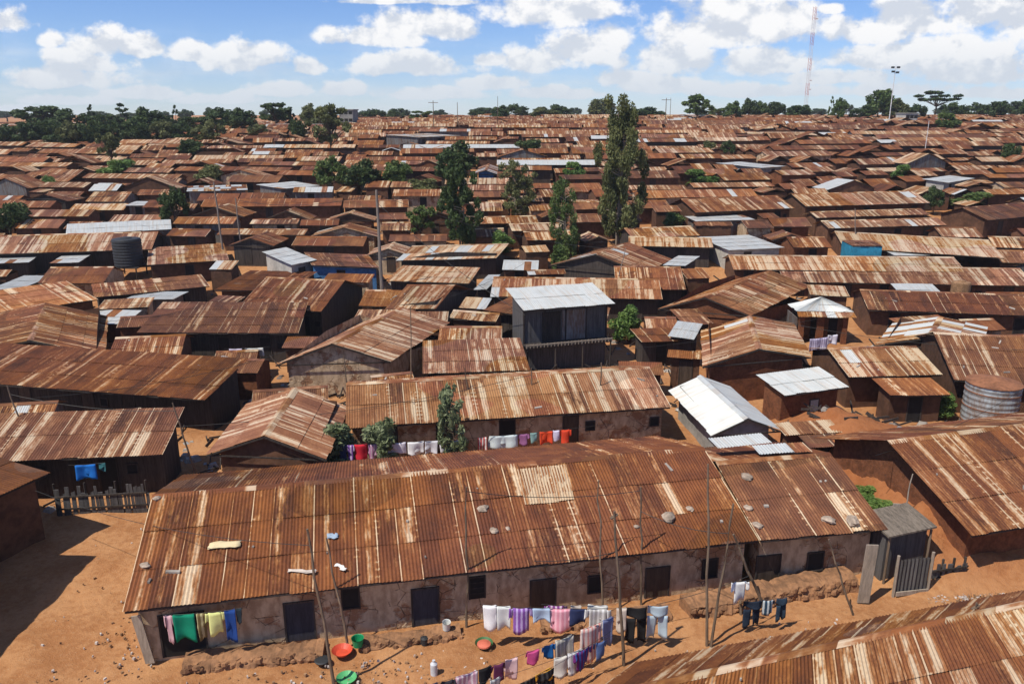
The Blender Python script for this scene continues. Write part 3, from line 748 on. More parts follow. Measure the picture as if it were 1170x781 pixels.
# ------------------------------------------------------------------ posted hut with hipped zinc roof
def hut():
    ze = 2.3
    a, b = WZ(912, 362, ze), WZ(979, 363, ze)
    n = Vector((-(b - a).y, (b - a).x, 0)).normalized(); d = (b - a).normalized()
    w = 3.6; c = (a + b) / 2; c.z = 0; c += n * w / 2
    root = empty('posted_hut', c, math.atan2(d.y, d.x))
    hl = (b - a).length / 2
    mark([a.xy, b.xy, (b + n * w).xy, (a + n * w).xy])
    mb = MB(); pal = P(.5, .5, 0, 1, gl=1.0)
    zt = 3.5; y0 = -w / 2
    A, B = Vector((-hl + .05, y0 + .6, 2.62)), Vector((hl - .1, y0 + .6, 2.62))
    ap = Vector((0, .2, zt))
    Bk = [Vector((-hl + .1, w / 2, 2.5)), Vector((hl - .1, w / 2, 2.5))]
    sheets(mb, ap, ap, B, A, pal, True); sheets(mb, ap, ap, Bk[1], B, pal, True); sheets(mb, ap, ap, A, Bk[0], pal, True); sheets(mb, ap, ap, Bk[0], Bk[1], pal, True)
    sheets(mb, A - Vector((0, 0, .02)), B - Vector((0, 0, .02)), Vector((hl, y0, ze)), Vector((-hl, y0, ze)), P(.5, .65, .2, .3), True)
    mb.build('roof', M['roof_near'], root, 'sheet')
    wb = MB(); y1 = y0 + 1.2
    wb.box(-hl + .5, hl - .4, y1, w / 2 - .2, -1, 2.45); wb.build('wall', M['mud'], root)
    for x, wd in ((-hl + .45, .42), (-.35, .55), (hl - .7, .4)):
        p = MB(); p.box(x - wd / 2, x + wd / 2, y0 + .35, y0 + .6, -.5, 2.25); p.build('post', M['brick'], root)
    p = MB(); p.box(-hl + .05, -hl + .12, y0 + .5, w / 2 - .3, -.3, 2.1); p.build('side_panel', M['tinwall'], root)
    for x in (-.9, .55):
        p = MB(); p.box(x, x + .7, y1 - .04, y1 + .04, 0, 1.9); p.build('door', M['dark'], root)
    tag(root, 'open fronted hut on earth posts under a pale hipped zinc roof', 'hut')
hut()

# ------------------------------------------------------------------ tanks
def tank(px, py_base, h, r, z0, mat, label, conical=False, name='water_tank', ribs=9, hill=False):
    p = WZ(px, py_base, z0) if not hill else W(px, py_base, z0)
    if hill: z0 = p.z
    root = empty(name, (p.x, p.y, z0))
    prof = [(r, 0)]
    for i in range(ribs):
        za = h * i / ribs
        prof += [(r, za + .01), (r * 1.025, za + h / ribs * .5), (r, za + h / ribs - .01)]
    b = MB(); b.lathe((0, 0, 0), prof, 32); b.build('tank_body', mat, root)
    l = MB()
    if conical: l.lathe((0, 0, h + .01), [(r * 1.05, 0), (r * 1.05, .05), (r * .5, .22), (.02, .36)], 24)
    else: l.lathe((0, 0, h + .005), [(r * .98, 0), (r * .95, .08), (r * .4, .14), (r * .38, .22), (.02, .24)], 24)
    l.build('tank_lid', M['rustplain'] if conical else mat, root)
    if conical:
        for k in range(3):
            q = MB(); q.lathe((0, 0, h * (k + .5) / 3), [(r * 1.03, 0), (r * 1.035, .03), (r * 1.03, .06)], 32); q.build('hoop', M['rustplain'], root)
    tag(root, label, 'water tank')
    return root
M['rustplain'] = simple('plain_rust', (.28, .12, .06), .85, 5, .5)
M['zincplain'] = simple('plain_zinc', (.36, .40, .42), .5, 4, .4, (.22, .16, .12), metal=.3, stretch=(2, 2, .6))
tank(1127, 488, 2.8, 1.45, 0, M['zincplain'], 'large round corrugated zinc water tank with a rusty lid, right side', True)
t1 = tank(148, 303, 2.75, 1.42, 1.3, M['black'], 'black ribbed water tank on a platform among the left roofs', hill=True)
p = MB(); p.box(-1.4, 1.4, -1.4, 1.4, -.12, -.01); p.build('platform', M['timber'], t1)
for sx in (-1, 1):
    for sy in (-1, 1):
        p = MB(); p.tube([(sx * 1.2, sy * 1.2, -1.4), (sx * 1.2, sy * 1.2, -.12)], .07); p.build('leg', M['timber'], t1)
tank(1097, 334, .9, .8, 2.2, M['rubblet'] if 'rubblet' in M else M['rubble'], 'squat tan water tank standing on the dark roof ridge, right', name='water_tank')

EXTRA = [([(1090, 425), (1162, 425), (1162, 468), (1090, 468)], 47), ([(905, 345), (980, 325), (985, 392), (910, 392)], 62), ([(598, 350), (703, 345), (703, 412), (598, 415)], 56), ([(705, 345), (738, 345), (738, 368), (705, 368)], 70), ([(1070, 445), (1096, 445), (1096, 470), (1070, 470)], 46), ([(1085, 320), (1112, 320), (1112, 336), (1085, 336)], 75), ([(130, 268), (165, 268), (165, 304), (130, 304)], 85), ([(340, 455), (770, 465), (770, 515), (380, 520)], 39), ([(895, 445), (972, 440), (972, 482), (895, 486)], 50), ([(430, 215), (440, 215), (440, 350), (430, 350)], 73)]
HERO = [(h['poly'], h['cy']) for h in HOUSES] + EXTRA
# ------------------------------------------------------------------ yard, lanes: keep free of filler houses
def keep(pts, z=0): mark([WZ(x, y, z).xy for x, y in pts], 0)
keep([(150, 760), (1010, 640), (1170, 640), (1170, 781), (150, 781), (0, 781)])
keep([(0, 600), (200, 560), (170, 640), (150, 781), (-100, 781)])
keep([(380, 520), (770, 500), (770, 470), (390, 490)])
keep([(960, 510), (1000, 500), (1110, 650), (1170, 690), (1000, 690), (1000, 600)])
keep([(905, 375), (1000, 375), (1000, 392), (900, 420)])
for (x, y) in ((1127, 488),): q = WZ(x, y, 0); mark([(q.x - 2, q.y - 2), (q.x + 2, q.y - 2), (q.x + 2, q.y + 2), (q.x - 2, q.y + 2)])

F0, F1, B1, B0 = h_main['F']; n_ = (B0 - F0).normalized()
mark([B0.xy, B1.xy, (B1 + n_ * 5).xy, (B0 + n_ * 5).xy], .1)
# ------------------------------------------------------------------ trees
def tree_proto(kind, seed, nleaf, leaf, H=1.0):
    """unit-height tree: returns (trunk mesh builder, crown mesh builder); crown width about 1 before scaling"""
    r = random.Random(seed); tb, cb = MB(), MB()
    clumps = []
    def limb(a, b, r0, r1, n=4, wob=.02):
        pts = []; rad = []
        for k in range(n + 1):
            t = k / n; p = Vector(a).lerp(Vector(b), t)
            if 0 < k < n: p += Vector((r.uniform(-wob, wob), r.uniform(-wob, wob), 0))
            pts.append(p); rad.append(r0 + (r1 - r0) * t)
        tb.tube(pts, rad, 6)
    if kind == 'euc':        # tall, loose, several stems, clumps strung all the way up
        stems = 3
        for s in range(stems):
            x0 = (s - 1) * .04; top = Vector((r.uniform(-.16, .16) + (s - 1) * .12, r.uniform(-.1, .1), .96 - s * .07))
            limb((x0, 0, 0), top, .016, .004, 7, .012)
            for k in range(26):
                t = .14 + .86 * k / 25; p = Vector((x0, 0, 0)).lerp(top, t)
                wd = .30 * (.55 + .45 * math.sin(PI * min(1, t * 1.05)))
                q = p + Vector((r.uniform(-wd, wd), r.uniform(-wd, wd), r.uniform(.0, .06)))
                limb(p, q, .005, .002, 2); clumps.append((q, r.uniform(.05, .10) , .8))
    elif kind == 'round':
        limb((0, 0, 0), (0, 0, .5), .035, .02, 4)
        for k in range(34):
            th, ph = r.uniform(0, 2 * PI), math.acos(r.uniform(-.7, 1))
            rr = r.uniform(.55, 1)
            q = Vector((math.sin(ph) * math.cos(th) * .42 * rr, math.sin(ph) * math.sin(th) * .42 * rr, .58 + math.cos(ph) * .36 * rr))
            if k % 3 == 0: limb((0, 0, .35), q, .012, .004, 3)
            clumps.append((q, r.uniform(.09, .17), .8))
    elif kind == 'open':
        limb((0, 0, 0), (.02, 0, .45), .028, .018, 4)
        for k in range(32):
            th = r.uniform(0, 2 * PI); rr = r.uniform(.1, .46); z = r.uniform(.42, .93)
            rr *= (1.1 - abs(z - .62) * 1.3)
            q = Vector((math.cos(th) * rr, math.sin(th) * rr, z))
            limb((.02, 0, .3 + .2 * r.random()), q, .012, .003, 3); clumps.append((q, r.uniform(.06, .13), .6))
    elif kind == 'conifer':
        limb((0, 0, 0), (0, 0, .97), .025, .004, 5)
        for k in range(40):
            z = r.uniform(.12, 1.0); rr = .48 * (1 - z) ** .7 * r.uniform(.5, 1) ; th = r.uniform(0, 2 * PI)
            clumps.append((Vector((math.cos(th) * rr, math.sin(th) * rr, z - .03)), .045 + .07 * (1 - z), .7))
    elif kind == 'umbrella':
        limb((0, 0, 0), (.02, 0, .6), .025, .016, 4)
        for k in range(26):
            th = r.uniform(0, 2 * PI); rr = .48 * math.sqrt(r.random()); z = .72 + r.choice([0, .1, .2]) + r.uniform(-.02, .02)
            if z > .85: rr *= .7
            q = Vector((math.cos(th) * rr, math.sin(th) * rr, z)); limb((.02, 0, .5), q, .010, .003, 3); clumps.append((q, .09, .3))
    else:                    # shrub
        for k in range(16):
            th = r.uniform(0, 2 * PI); rr = r.uniform(0, .4); z = r.uniform(.2, .85); rr *= 1.1 - abs(z - .45)
            q = Vector((math.cos(th) * rr, math.sin(th) * rr, z)); limb((0, 0, 0), q, .012, .004, 3, .03); clumps.append((q, r.uniform(.10, .2), .85))
    wsum = sum(c[1] ** 2 for c in clumps)
    for (q, cr, fl) in clumps:
        n = max(6, int(nleaf * cr ** 2 / wsum)); tone = r.uniform(0, .7)
        for _ in range(n):
            d = Vector((r.gauss(0, 1), r.gauss(0, 1), r.gauss(0, 1))).normalized() * (r.random() ** .45) * cr
            d.z *= fl; p = q + d
            a = Vector((r.gauss(0, 1), r.gauss(0, 1), r.gauss(0, 1) * .6)).normalized(); b = a.cross(Vector((r.gauss(0, 1), r.gauss(0, 1), r.gauss(0, 1)))).normalized()
            s = leaf * r.uniform(.6, 1.4)
            cb.quad([p - a * s, p + b * s * .45, p + a * s, p - b * s * .45], None, (min(1, tone + r.uniform(0, .35)), 0, 0))
    return tb, cb
PROTO = {}
def proto(kind, var, leafmat, n, leaf, trunk='trunkd'):
    k = (kind, var, leafmat)
    if k not in PROTO:
        tb, cb = tree_proto(kind, hash_(kind) + var * 17, n, leaf)
        t = tb.build('trunk', M[trunk]); c = cb.build('crown', M[leafmat], None, 'leaf')
        COL.objects.unlink(t); COL.objects.unlink(c)
        PROTO[k] = (t, c)
    return PROTO[k]
def hash_(s): return sum(ord(ch) * (i + 3) for i, ch in enumerate(s))
TREES = []
def tree(px, top, wpx, base=None, dist=None, kind='round', mat='leaf_dark', n=3200, leaf=.045, label=None, name=None, trunk='trunkd', group=None, var=None, sink=0, hmin=1.0, hb=1.6):
    if base is not None:
        p = W(px, base, hb); p.z = T(p.x, p.y)
    else:
        d = ray(px, 200); p = EYE + d * (dist / d.y); p.z = T(p.x, p.y)
    depth = p.y * cp - (p.z - EYE.z) * sp
    # height so that the top lands on the given row
    lo, hi = .3, 60
    for _ in range(30):
        m = (lo + hi) / 2
        if proj((p.x, p.y, p.z + m))[1] > top: lo = m
        else: hi = m
    H = max(hmin, lo); wd = wpx * depth / FPX
    t0, c0 = proto(kind, R.randint(0, 2) if var is None else var, mat, n, leaf, trunk)
    nm = name or {'euc': 'eucalyptus_tree', 'round': 'leafy_tree', 'open': 'open_crown_tree', 'conifer': 'conifer_tree', 'umbrella': 'umbrella_tree', 'shrub': 'shrub'}[kind]
    root = empty(nm, (p.x, p.y, p.z - sink), U(0, 6))
    for o in (t0, c0):
        c = o.copy(); COL.objects.link(c); c.parent = root
        ws = wd * {'euc': 1.3, 'shrub': 1.45}.get(kind, 1.15); c.scale = (ws, ws, H)
    mark([(p.x - .7, p.y - .7), (p.x + .7, p.y - .7), (p.x + .7, p.y + .7), (p.x - .7, p.y + .7)], .3)
    if label: tag(root, label, 'shrub' if kind == 'shrub' else 'tree', group)
    else: TREES.append((root, kind, mat, px, top))
    return root
# the named ones
tree(706, 113, 58, 276, hb=.5, kind='euc', mat='leaf_olive', n=19000, leaf=.0178, trunk='trunk', label='tallest tree of the slope, twin pale stems and loose olive crown', var=0)
tree(527, 187, 42, 273, kind='euc', mat='leaf_dark', n=9000, leaf=.030, trunk='trunk', label='dark slender tree left of centre, under the round dark crown', var=1)
tree(518, 160, 46, 208, kind='round', mat='leaf_dark', label='round dark crown standing just behind the slender middle tree')
tree(591, 184, 40, 240, kind='euc', mat='leaf_olive', n=7000, leaf=.024, trunk='trunk', label='brownish slender tree midway between the dark slender tree and the tallest tree', var=2)
tree(646, 204, 38, 286, kind='euc', mat='leaf_mid', n=7000, leaf=.022, trunk='trunk', label='slender dark green tree just left of the tallest tree', var=1)
tree(481, 232, 32, 268, kind='open', mat='leaf_mid', n=2600, leaf=.05, label='small broad-leaved tree to the left of the dark slender tree')
tree(380, 178, 36, 212, kind='round', mat='leaf_mid', label='bright green round tree, leftmost of the trio on the middle slope')
tree(412, 181, 38, 213, kind='round', mat='leaf_dark', label='dark round tree, middle of the trio on the middle slope')
tree(456, 182, 36, 210, kind='round', mat='leaf_mid', label='round green tree, rightmost of the trio on the middle slope')
tree(200, 212, 30, 252, kind='round', mat='leaf_dark', label='dark bushy tree on the left slope above the white ridged roof')
tree(12, 227, 44, 262, kind='round', mat='leaf_dark', label='dark green tree at the left edge above the striped roof')
tree(378, 117, 44, 178, kind='open', mat='leaf_olive', n=3600, label='olive brown open tree breaking the skyline beside the concrete block', leaf=.035)
tree(128, 148, 26, 188, kind='open', mat='leaf_olive', n=3000, label='olive tree on the upper left slope below the skyline trees')
tree(140, 180, 34, 199, kind='shrub', mat='leaf_bright', label='light green bush on the upper left slope')
tree(245, 186, 28, 203, kind='shrub', mat='leaf_olive', label='olive bush on the left slope under the skyline')
tree(218, 158, 30, 176, kind='shrub', mat='leaf_dark', label='low dark bush on the upper left slope')
tree(55, 200, 20, 212, kind='shrub', mat='leaf_bright', label='small bright bush on the far left slope')
tree(485, 202, 30, 216, kind='shrub', mat='leaf_olive', label='olive shrub just right of the round tree trio')
tree(608, 158, 30, 172, kind='shrub', mat='leaf_dark', label='low green shrub on the centre slope, right of the round dark crown')
tree(657, 184, 22, 200, kind='shrub', mat='leaf_bright', label='bright shrub beside the stem of the tallest tree')
tree(832, 160, 16, 172, kind='round', mat='leaf_dark', label='small dark tree on the slope right of the tallest tree')
tree(800, 192, 34, 206, kind='shrub', mat='leaf_bright', label='yellow green shrubs on a bank right of the tallest tree')
tree(808, 210 - 50, 14, 172, kind='shrub', mat='leaf_olive', label='small olive shrub right of the tallest tree crown')
tree(721, 347, 30, 370, kind='shrub', mat='leaf_bright', n=3000, leaf=.05, label='bright green bush beside the right side of the wooden loft')
tree(1026, 187, 20, 202, kind='shrub', mat='leaf_bright', label='bright green bush on the right slope above three parallel roofs')
tree(1068, 212, 20, 232, kind='round', mat='leaf_dark', label='small dark tree right of the three parallel roofs')
tree(1108, 219, 44, 229, kind='shrub', mat='leaf_mid', label='low spreading green bush on the right slope')
tree(1155, 161, 22, 184, kind='round', mat='leaf_dark', label='dark leaning tree near the right edge of the slope')
tree(1084, 128, 24, 147, kind='shrub', mat='leaf_mid', label='green bush high on the right under the skyline')
tree(640, 286 - 8, 24, 300, kind='shrub', mat='leaf_mid', label='green shrub at the foot of the slender tree left of the tallest')
tree(570, 262, 24, 276, kind='shrub', mat='leaf_bright', label='light bush just right of the dark slender tree')
tree(768, 242, 24, 252, kind='shrub', mat='leaf_mid', label='low green bush right of the tallest tree trunk')
# yard shrubs
tree(386, 481, 46, 512, kind='shrub', mat='leaf_grey', n=3800, leaf=.05, label='broad grey-green yard shrub, leftmost of three behind the front roof', hmin=1.8, hb=1.5)
tree(440, 476, 36, 510, kind='shrub', mat='leaf_grey', n=3800, leaf=.05, label='rounded grey-green yard shrub, middle of three behind the front roof', hmin=1.8, hb=1.5)
tree(519, 441, 36, 508, kind='euc', mat='leaf_grey', n=3000, leaf=.04, label='slim young tree, rightmost of the yard plants behind the front roof', hb=1.5)
for k, (x, y, w_) in enumerate(((985, 562, 30), (1003, 577, 34), (1016, 588, 22))):
    tree(x, y - 8, w_, y + 6, kind='shrub', mat='leaf_bright', n=2600, leaf=.06, hmin=.5, hb=0,
         label=['low green plants at the upper end of the red bank patch', 'widest clump of low green plants on the red earth bank', 'small green plants on the bank beside the plank roofed shed'][k])
tree(1083, 448, 22, 474, kind='shrub', mat='leaf_bright', n=2000, leaf=.07, hb=.3, label='yellow green plants in front of the round corrugated water tank')
# skyline
sky = [(8, 150, 34, 'round', 'leaf_dark'), (32, 144, 26, 'round', 'leaf_dark'), (55, 118, 36, 'open', 'leaf_dark'), (75, 140, 20, 'round', 'leaf_mid'), (93, 124, 30, 'round', 'leaf_dark'), (114, 119, 13, 'conifer', 'leaf_dark'),
       (129, 128, 22, 'round', 'leaf_dark'), (147, 118, 28, 'conifer', 'leaf_dark'), (160, 132, 24, 'round', 'leaf_mid'), (178, 122, 26, 'round', 'leaf_dark'), (196, 129, 14, 'round', 'leaf_dark'), (208, 120, 13, 'conifer', 'leaf_dark'),
       (230, 131, 22, 'open', 'leaf_dark'), (262, 122, 34, 'round', 'leaf_dark'), (284, 123, 28, 'round', 'leaf_dark'), (320, 116, 30, 'open', 'leaf_dark'), (338, 122, 16, 'conifer', 'leaf_dark'), (362, 118, 22, 'round', 'leaf_olive'),
       (431, 124, 22, 'round', 'leaf_dark'), (453, 125, 13, 'round', 'leaf_dark'), (484, 126, 22, 'open', 'leaf_mid'), (546, 124, 18, 'round', 'leaf_dark'), (571, 120, 20, 'round', 'leaf_dark'), (590, 118, 22, 'round', 'leaf_dark'),
       (622, 122, 26, 'round', 'leaf_olive'), (640, 119, 26, 'round', 'leaf_dark'), (684, 110, 24, 'round', 'leaf_olive'), (730, 122, 34, 'round', 'leaf_dark'), (793, 107, 28, 'open', 'leaf_mid'), (818, 122, 22, 'open', 'leaf_mid'), (831, 115, 18, 'round', 'leaf_mid'),
       (851, 112, 17, 'round', 'leaf_dark'), (865, 115, 15, 'round', 'leaf_mid'), (882, 114, 20, 'round', 'leaf_dark'), (905, 118, 22, 'round', 'leaf_dark'), (942, 110, 11, 'conifer', 'leaf_mid'), (953, 111, 14, 'round', 'leaf_mid'),
       (975, 120, 22, 'round', 'leaf_dark'), (994, 98, 24, 'round', 'leaf_mid'), (1014, 112, 24, 'round', 'leaf_olive'), (1036, 118, 20, 'round', 'leaf_dark'), (1058, 103, 34, 'umbrella', 'leaf_dark'), (1078, 116, 22, 'round', 'leaf_dark'),
       (1102, 117, 22, 'round', 'leaf_dark'), (1126, 113, 20, 'round', 'leaf_dark'), (1150, 113, 24, 'round', 'leaf_dark'), (1166, 110, 20, 'round', 'leaf_dark')]
for (x, top, w_, kd, mt) in sky:
    tree(x, top, w_ * (1.5 if x < 240 else 1.2), dist=U(195, 225) if x < 400 else U(230, 330), kind=kd, mat=mt)
for (x, top, w_) in ((2, 148, 36), (28, 150, 34), (50, 147, 30), (72, 150, 34), (100, 146, 30), (124, 150, 30), (150, 147, 34), (172, 150, 30), (300, 140, 22), (236, 142, 26), (12, 141, 34), (40, 136, 30), (66, 134, 30), (86, 137, 28), (110, 134, 30), (136, 136, 30), (162, 135, 30), (190, 136, 30), (214, 138, 26), (250, 136, 24), (345, 134, 20)):
    tree(x, top, w_, dist=U(172, 186), kind='round', mat=R.choice(['leaf_dark', 'leaf_dark', 'leaf_olive']))
# far treeline on the plain, individually placed small crowns
for i in range(40):
    x = -60 + 1290 * (i + U(0, 1)) / 40
    tree(x, 127 - U(0, 6) - (4 if x > 860 else 0) + (4 if x < 200 else 0), U(12, 26), dist=U(420, 620), kind='round', mat='leaf_dark')

# ------------------------------------------------------------------ skyline masts, poles, blocks
def lattice_mast():
    d = ray(913, 200); p = EYE + d * (420 / d.y); z0 = T(p.x, p.y)
    lo, hi = 1, 150
    for _ in range(40):
        m = (lo + hi) / 2
        if proj((p.x, p.y, z0 + m))[1] > 8: lo = m
        else: hi = m
    H = lo; root = empty('radio_mast', (p.x, p.y, z0), .3)
    nseg = 9; tri = [(math.cos(t), math.sin(t)) for t in (0, 2.094, 4.189)]
    for s in range(nseg):
        b = MB(); z1, z2 = H * s / nseg, H * (s + 1) / nseg
        for (cx, cy) in tri: b.tube([(cx * .9, cy * .9, z1), (cx * .9, cy * .9, z2)], .075, 5)
        k = 4
        for q in range(k):
            za, zb = z1 + (z2 - z1) * q / k, z1 + (z2 - z1) * (q + 1) / k
            for (a, c) in ((0, 1), (1, 2), (2, 0)):
                b.tube([(tri[a][0] * .9, tri[a][1] * .9, za), (tri[c][0] * .9, tri[c][1] * .9, zb)], .035, 4)
        b.build('lattice_section', M['redp' if s % 2 == 0 else 'whitep'], root)
    for zz in (H * .28, H * .36, H * .9):
        b = MB(); b.lathe((1.4, 0, zz), [(.5, -.3), (.7, 0), (.5, .3)], 10); b.build('dish_antenna', M['whitep'], root)
    tag(root, 'tall red and white lattice radio mast on the horizon, right', 'mast')
lattice_mast()
def skypole(px, top, dist, r, label, arms=0, name='utility_pole', mat='pole'):
    d = ray(px, 200); p = EYE + d * (dist / d.y); z0 = T(p.x, p.y)
    lo, hi = 1, 90
    for _ in range(40):
        m = (lo + hi) / 2
        if proj((p.x, p.y, z0 + m))[1] > top: lo = m
        else: hi = m
    root = empty(name, (p.x, p.y, z0))
    b = MB(); b.tube([(0, 0, -.5), (0, 0, lo)], [r, r * .6], 7); b.build('pole_shaft', M[mat], root)
    for k in range(arms):
        b = MB(); b.box(-1.1, 1.1, -.06, .06, lo - .5 - k * .9, lo - .38 - k * .9); b.build('crossarm', M[mat], root)
    tag(root, label, 'pole'); return root, lo
root, hh = skypole(1008, 76, 210, .13, 'floodlight pole with white lower part on the right skyline', 0, 'floodlight_pole', 'whitep')
for k, (dx, dz) in enumerate(((-.7, 0), (.7, 0), (-.5, -1.0), (.6, -1.2))):
    b = MB(); b.box(dx - .35, dx + .35, -.2, .2, hh + dz - .45, hh + dz); b.build('floodlight', M['black'], root)
skypole(497, 115, 190, .12, 'thin pole on the centre skyline, left of the open horizon', 1)
skypole(524, 117, 190, .10, 'thin pole on the skyline between two crossarm poles', 0)
skypole(569, 110, 200, .08, 'slim pole on the skyline above the small blue-grey gable', 0)
skypole(757, 112, 195, .12, 'thin pole on the skyline right of the tallest tree', 1)
skypole(762, 112, 200, .08, 'second thin pole standing close right of the crossarm pole by the tallest tree', 0)
skypole(1053, 138, 150, .07, 'white thin pole on the upper right slope', 0, mat='whitep')
def block(px, dist, y0, y1, wpx, mat, label, storeys=3):
    d = ray(px, 200); p = EYE + d * (dist / d.y); z0 = T(p.x, p.y)
    depth = p.y; wd = wpx * depth / FPX
    lo, hi = 1, 60
    for _ in range(40):
        m = (lo + hi) / 2
        if proj((p.x, p.y, z0 + m))[1] > y0: lo = m
        else: hi = m
    H = max(lo, 3.2)
    root = empty('concrete_building', (p.x, p.y, z0), U(-.1, .1))
    b = MB(); b.box(-wd / 2, wd / 2, 0, 6, -2, H); b.build('wall', M[mat], root)
    b = MB(); b.box(-wd / 2 - .2, wd / 2 + .2, -.2, 6.2, H + .003, H + .25); b.build('roof', M['greywall'], root)
    for s in range(storeys):
        for k in range(3):
            x = -wd / 2 + wd * (k + .5) / 3; z = H * (s + .45) / storeys
            b = MB(); b.box(x - .45, x + .45, -.04, .05, z, z + H / storeys * .38); b.build('window', M['dark'], root)
    mark([(p.x - wd / 2, p.y - .5), (p.x + wd / 2, p.y - .5), (p.x + wd / 2, p.y + 6.5), (p.x - wd / 2, p.y + 6.5)])
    tag(root, label, 'building')
block(399, 215, 126, 140, 15, 'greywall', 'grey concrete block on the skyline behind the olive brown tree', 3)
block(1033, 215, 130, 142, 13, 'whitewall', 'pale two-storey building on the right skyline below the floodlight pole', 2)
block(204, 215, 139, 148, 12, 'greywall', 'low grey building among the left skyline trees', 1)

# ------------------------------------------------------------------ filler houses on the slope
def ang_at(x, y): return (.42 if y < 90 else .30) * noise.noise(Vector((x / 45 + 7.3, y / 30, 1.7))) + (.05 if x > 0 else .0)
def toneword(t, p, g):
    if g > .7: return 'white zinc'
    if g > .25: return 'patched grey and rust'
    if p > .74: return 'pale cream'
    if p > .62: return 'pale streaked'
    if t > .56: return 'orange rust'
    if t < .33: return 'dark brown'
    return 'rust brown'
FILL = []; SPEC = []
def try_house(x, y, Lh, wd, ang, small=False):
    ca, sa = math.cos(ang), math.sin(ang)
    def c(u, v): return (x + u * ca - v * sa, y + u * sa + v * ca)
    F0, F1, B1, B0 = c(-Lh / 2, -wd / 2), c(Lh / 2, -wd / 2), c(Lh / 2, wd / 2), c(-Lh / 2, wd / 2)
    if not free([F0, F1, B1, B0]): return False
    if y < 125:
        hits = 0; zc = T(x, y) + 2.2
        for u in (-.5, -.17, .17, .5):
            for v, zz in ((-.5, 0), (0, wd * .16), (.5, 0)):
                q = c(u * Lh, v * wd); q = proj((q[0], q[1], zc + zz))
                if any(cy_ > y - 1 and inside(q, pl) for pl, cy_ in HERO): hits += 1
        if hits > (2 if y < 80 else 4): return False
    t = min(.70, max(.20, R.gauss(.42, .10))); p = min(.95, max(.30, R.gauss(.57, .14))); g = 0
    rr = R.random()
    if small: rr *= .30
    if rr < .03 and y > 60: g = .95
    elif rr < .05 and y > 60: g = R.uniform(.3, .6)
    elif rr < .14: g = .05
    kd = 'gable'
    if small and R.random() < .6: kd = 'shed'
    elif R.random() < .25 and Lh < 9: kd = 'end'
    mark([F0, F1, B1, B0], .0)
    SPEC.append(dict(F=(F0, F1, B1, B0), kd=kd, t=t, p=p, g=g, L=Lh, W=wd, small=small, d=math.hypot(x, y), ze=U(1.5, 2.2), gz=None, pitch=U(.26, .40), rise=U(.2, .6)))
    return True
y = 30.0
while y < 290:
    half = .68 * y + 5
    x = -half + U(0, 4)
    dep = U(5.0, 7.0) if y < 78 else U(4.0, 5.4)
    while x < half:
        a = ang_at(x, y)
        Lh = R.choice([4, 6, 8, 11, 14, 18, 22, 26] if y > 78 else [5, 7, 9, 11, 13, 15, 17]) * U(.85, 1.15)
        ok = False
        for k in range(5):
            if try_house(x + Lh / 2, y + dep / 2 + U(-.5, .5) + math.sin(x / 17 + y) * .8, Lh, dep * U(.72, 1.05), a + U(-.07, .07)): ok = True; break
            Lh *= .66
            if Lh < 3.2: break
        x += (Lh + U(.15, .8)) if ok else 1.0
    y += dep * U(.40, .55)
# little shacks and lean-tos in what is left
for _ in range(6000):
    y = 36 + 150 * R.random() ** 1.3; x = U(-.68, .68) * y
    try_house(x, y, U(2.2, 5), U(1.8, 4), ang_at(x, y) + U(-.25, .25), small=True)
SPEC.sort(key=lambda s: -(s['L'] * (s['W'] + 2)) / s['d'] ** 2)
NIND = 298 - len(HOUSES)
for s in SPEC[:NIND]:
    pal = P(s['t'], s['p'], .08, s['g'], gl=(.95 if s['g'] > .7 else .8))
    h = house(*s['F'], s['ze'], s['kd'], s['pitch'], rise=s['rise'], pal=pal, detail=s['d'] < 110, doors=(s['d'] < 130 and s['L'] > 3.5), over=.5 if not s['small'] else .25, ends=.2)
    h['fill'] = (toneword(s['t'], s['p'], s['g']), 'long' if s['L'] > 12.5 else 'small' if s['L'] < 5.5 else '', s['kd'])
    FILL.append(h)
print('houses', len(HOUSES), 'fill', len(FILL), 'rest', len(SPEC) - NIND, 'last d', SPEC[NIND]['d'])
# the rest, beyond the 300 that show largest: one object
mb = MB(); wbm = MB()
for s in SPEC[NIND:]:
    F0, F1, B1, B0 = [Vector((p[0], p[1], 0)) for p in s['F']]; c_ = (F0 + F1 + B0 + B1) / 4
    g = T(c_.x, c_.y); ze = g + s['ze']; Z = lambda p, z: Vector((p.x, p.y, z))
    pal = P(s['t'], s['p'], .08, s['g'], gl=.85)
    if s['kd'] == 'gable':
        zr = ze + s['W'] / 2 * s['pitch']; R0, R1 = Z((F0 + B0) / 2, zr), Z((F1 + B1) / 2, zr)
        sheets(mb, R0, R1, Z(F1, ze), Z(F0, ze), pal, False); sheets(mb, R1, R0, Z(B0, ze), Z(B1, ze), pal, False)
    elif s['kd'] == 'end':
        zr = ze + s['L'] / 2 * s['pitch']; R0, R1 = Z((F0 + F1) / 2, zr), Z((B0 + B1) / 2, zr)
        sheets(mb, R1, R0, Z(F0, ze), Z(B0, ze), pal, False); sheets(mb, R0, R1, Z(B1, ze), Z(F1, ze), pal, False)
    else: sheets(mb, Z(B0, ze + s['rise']), Z(B1, ze + s['rise']), Z(F1, ze), Z(F0, ze), pal, False)
    q = [c_ + (v - c_) * .9 for v in (F0, F1, B1, B0)]
    for u, v in zip(q, q[1:] + q[:1]): wbm.quad([Z(u, g - 1), Z(v, g - 1), Z(v, ze + .05), Z(u, ze + .05)])
fr = mb.build('distant_houses', M['roof'], None, 'sheet'); tag(fr, 'mass of small distant brown roofs between the houses and along the skyline', 'houses', kind='stuff')
wbo = wbm.build('wall', M['mud'], fr); wbo['kind'] = 'stuff'
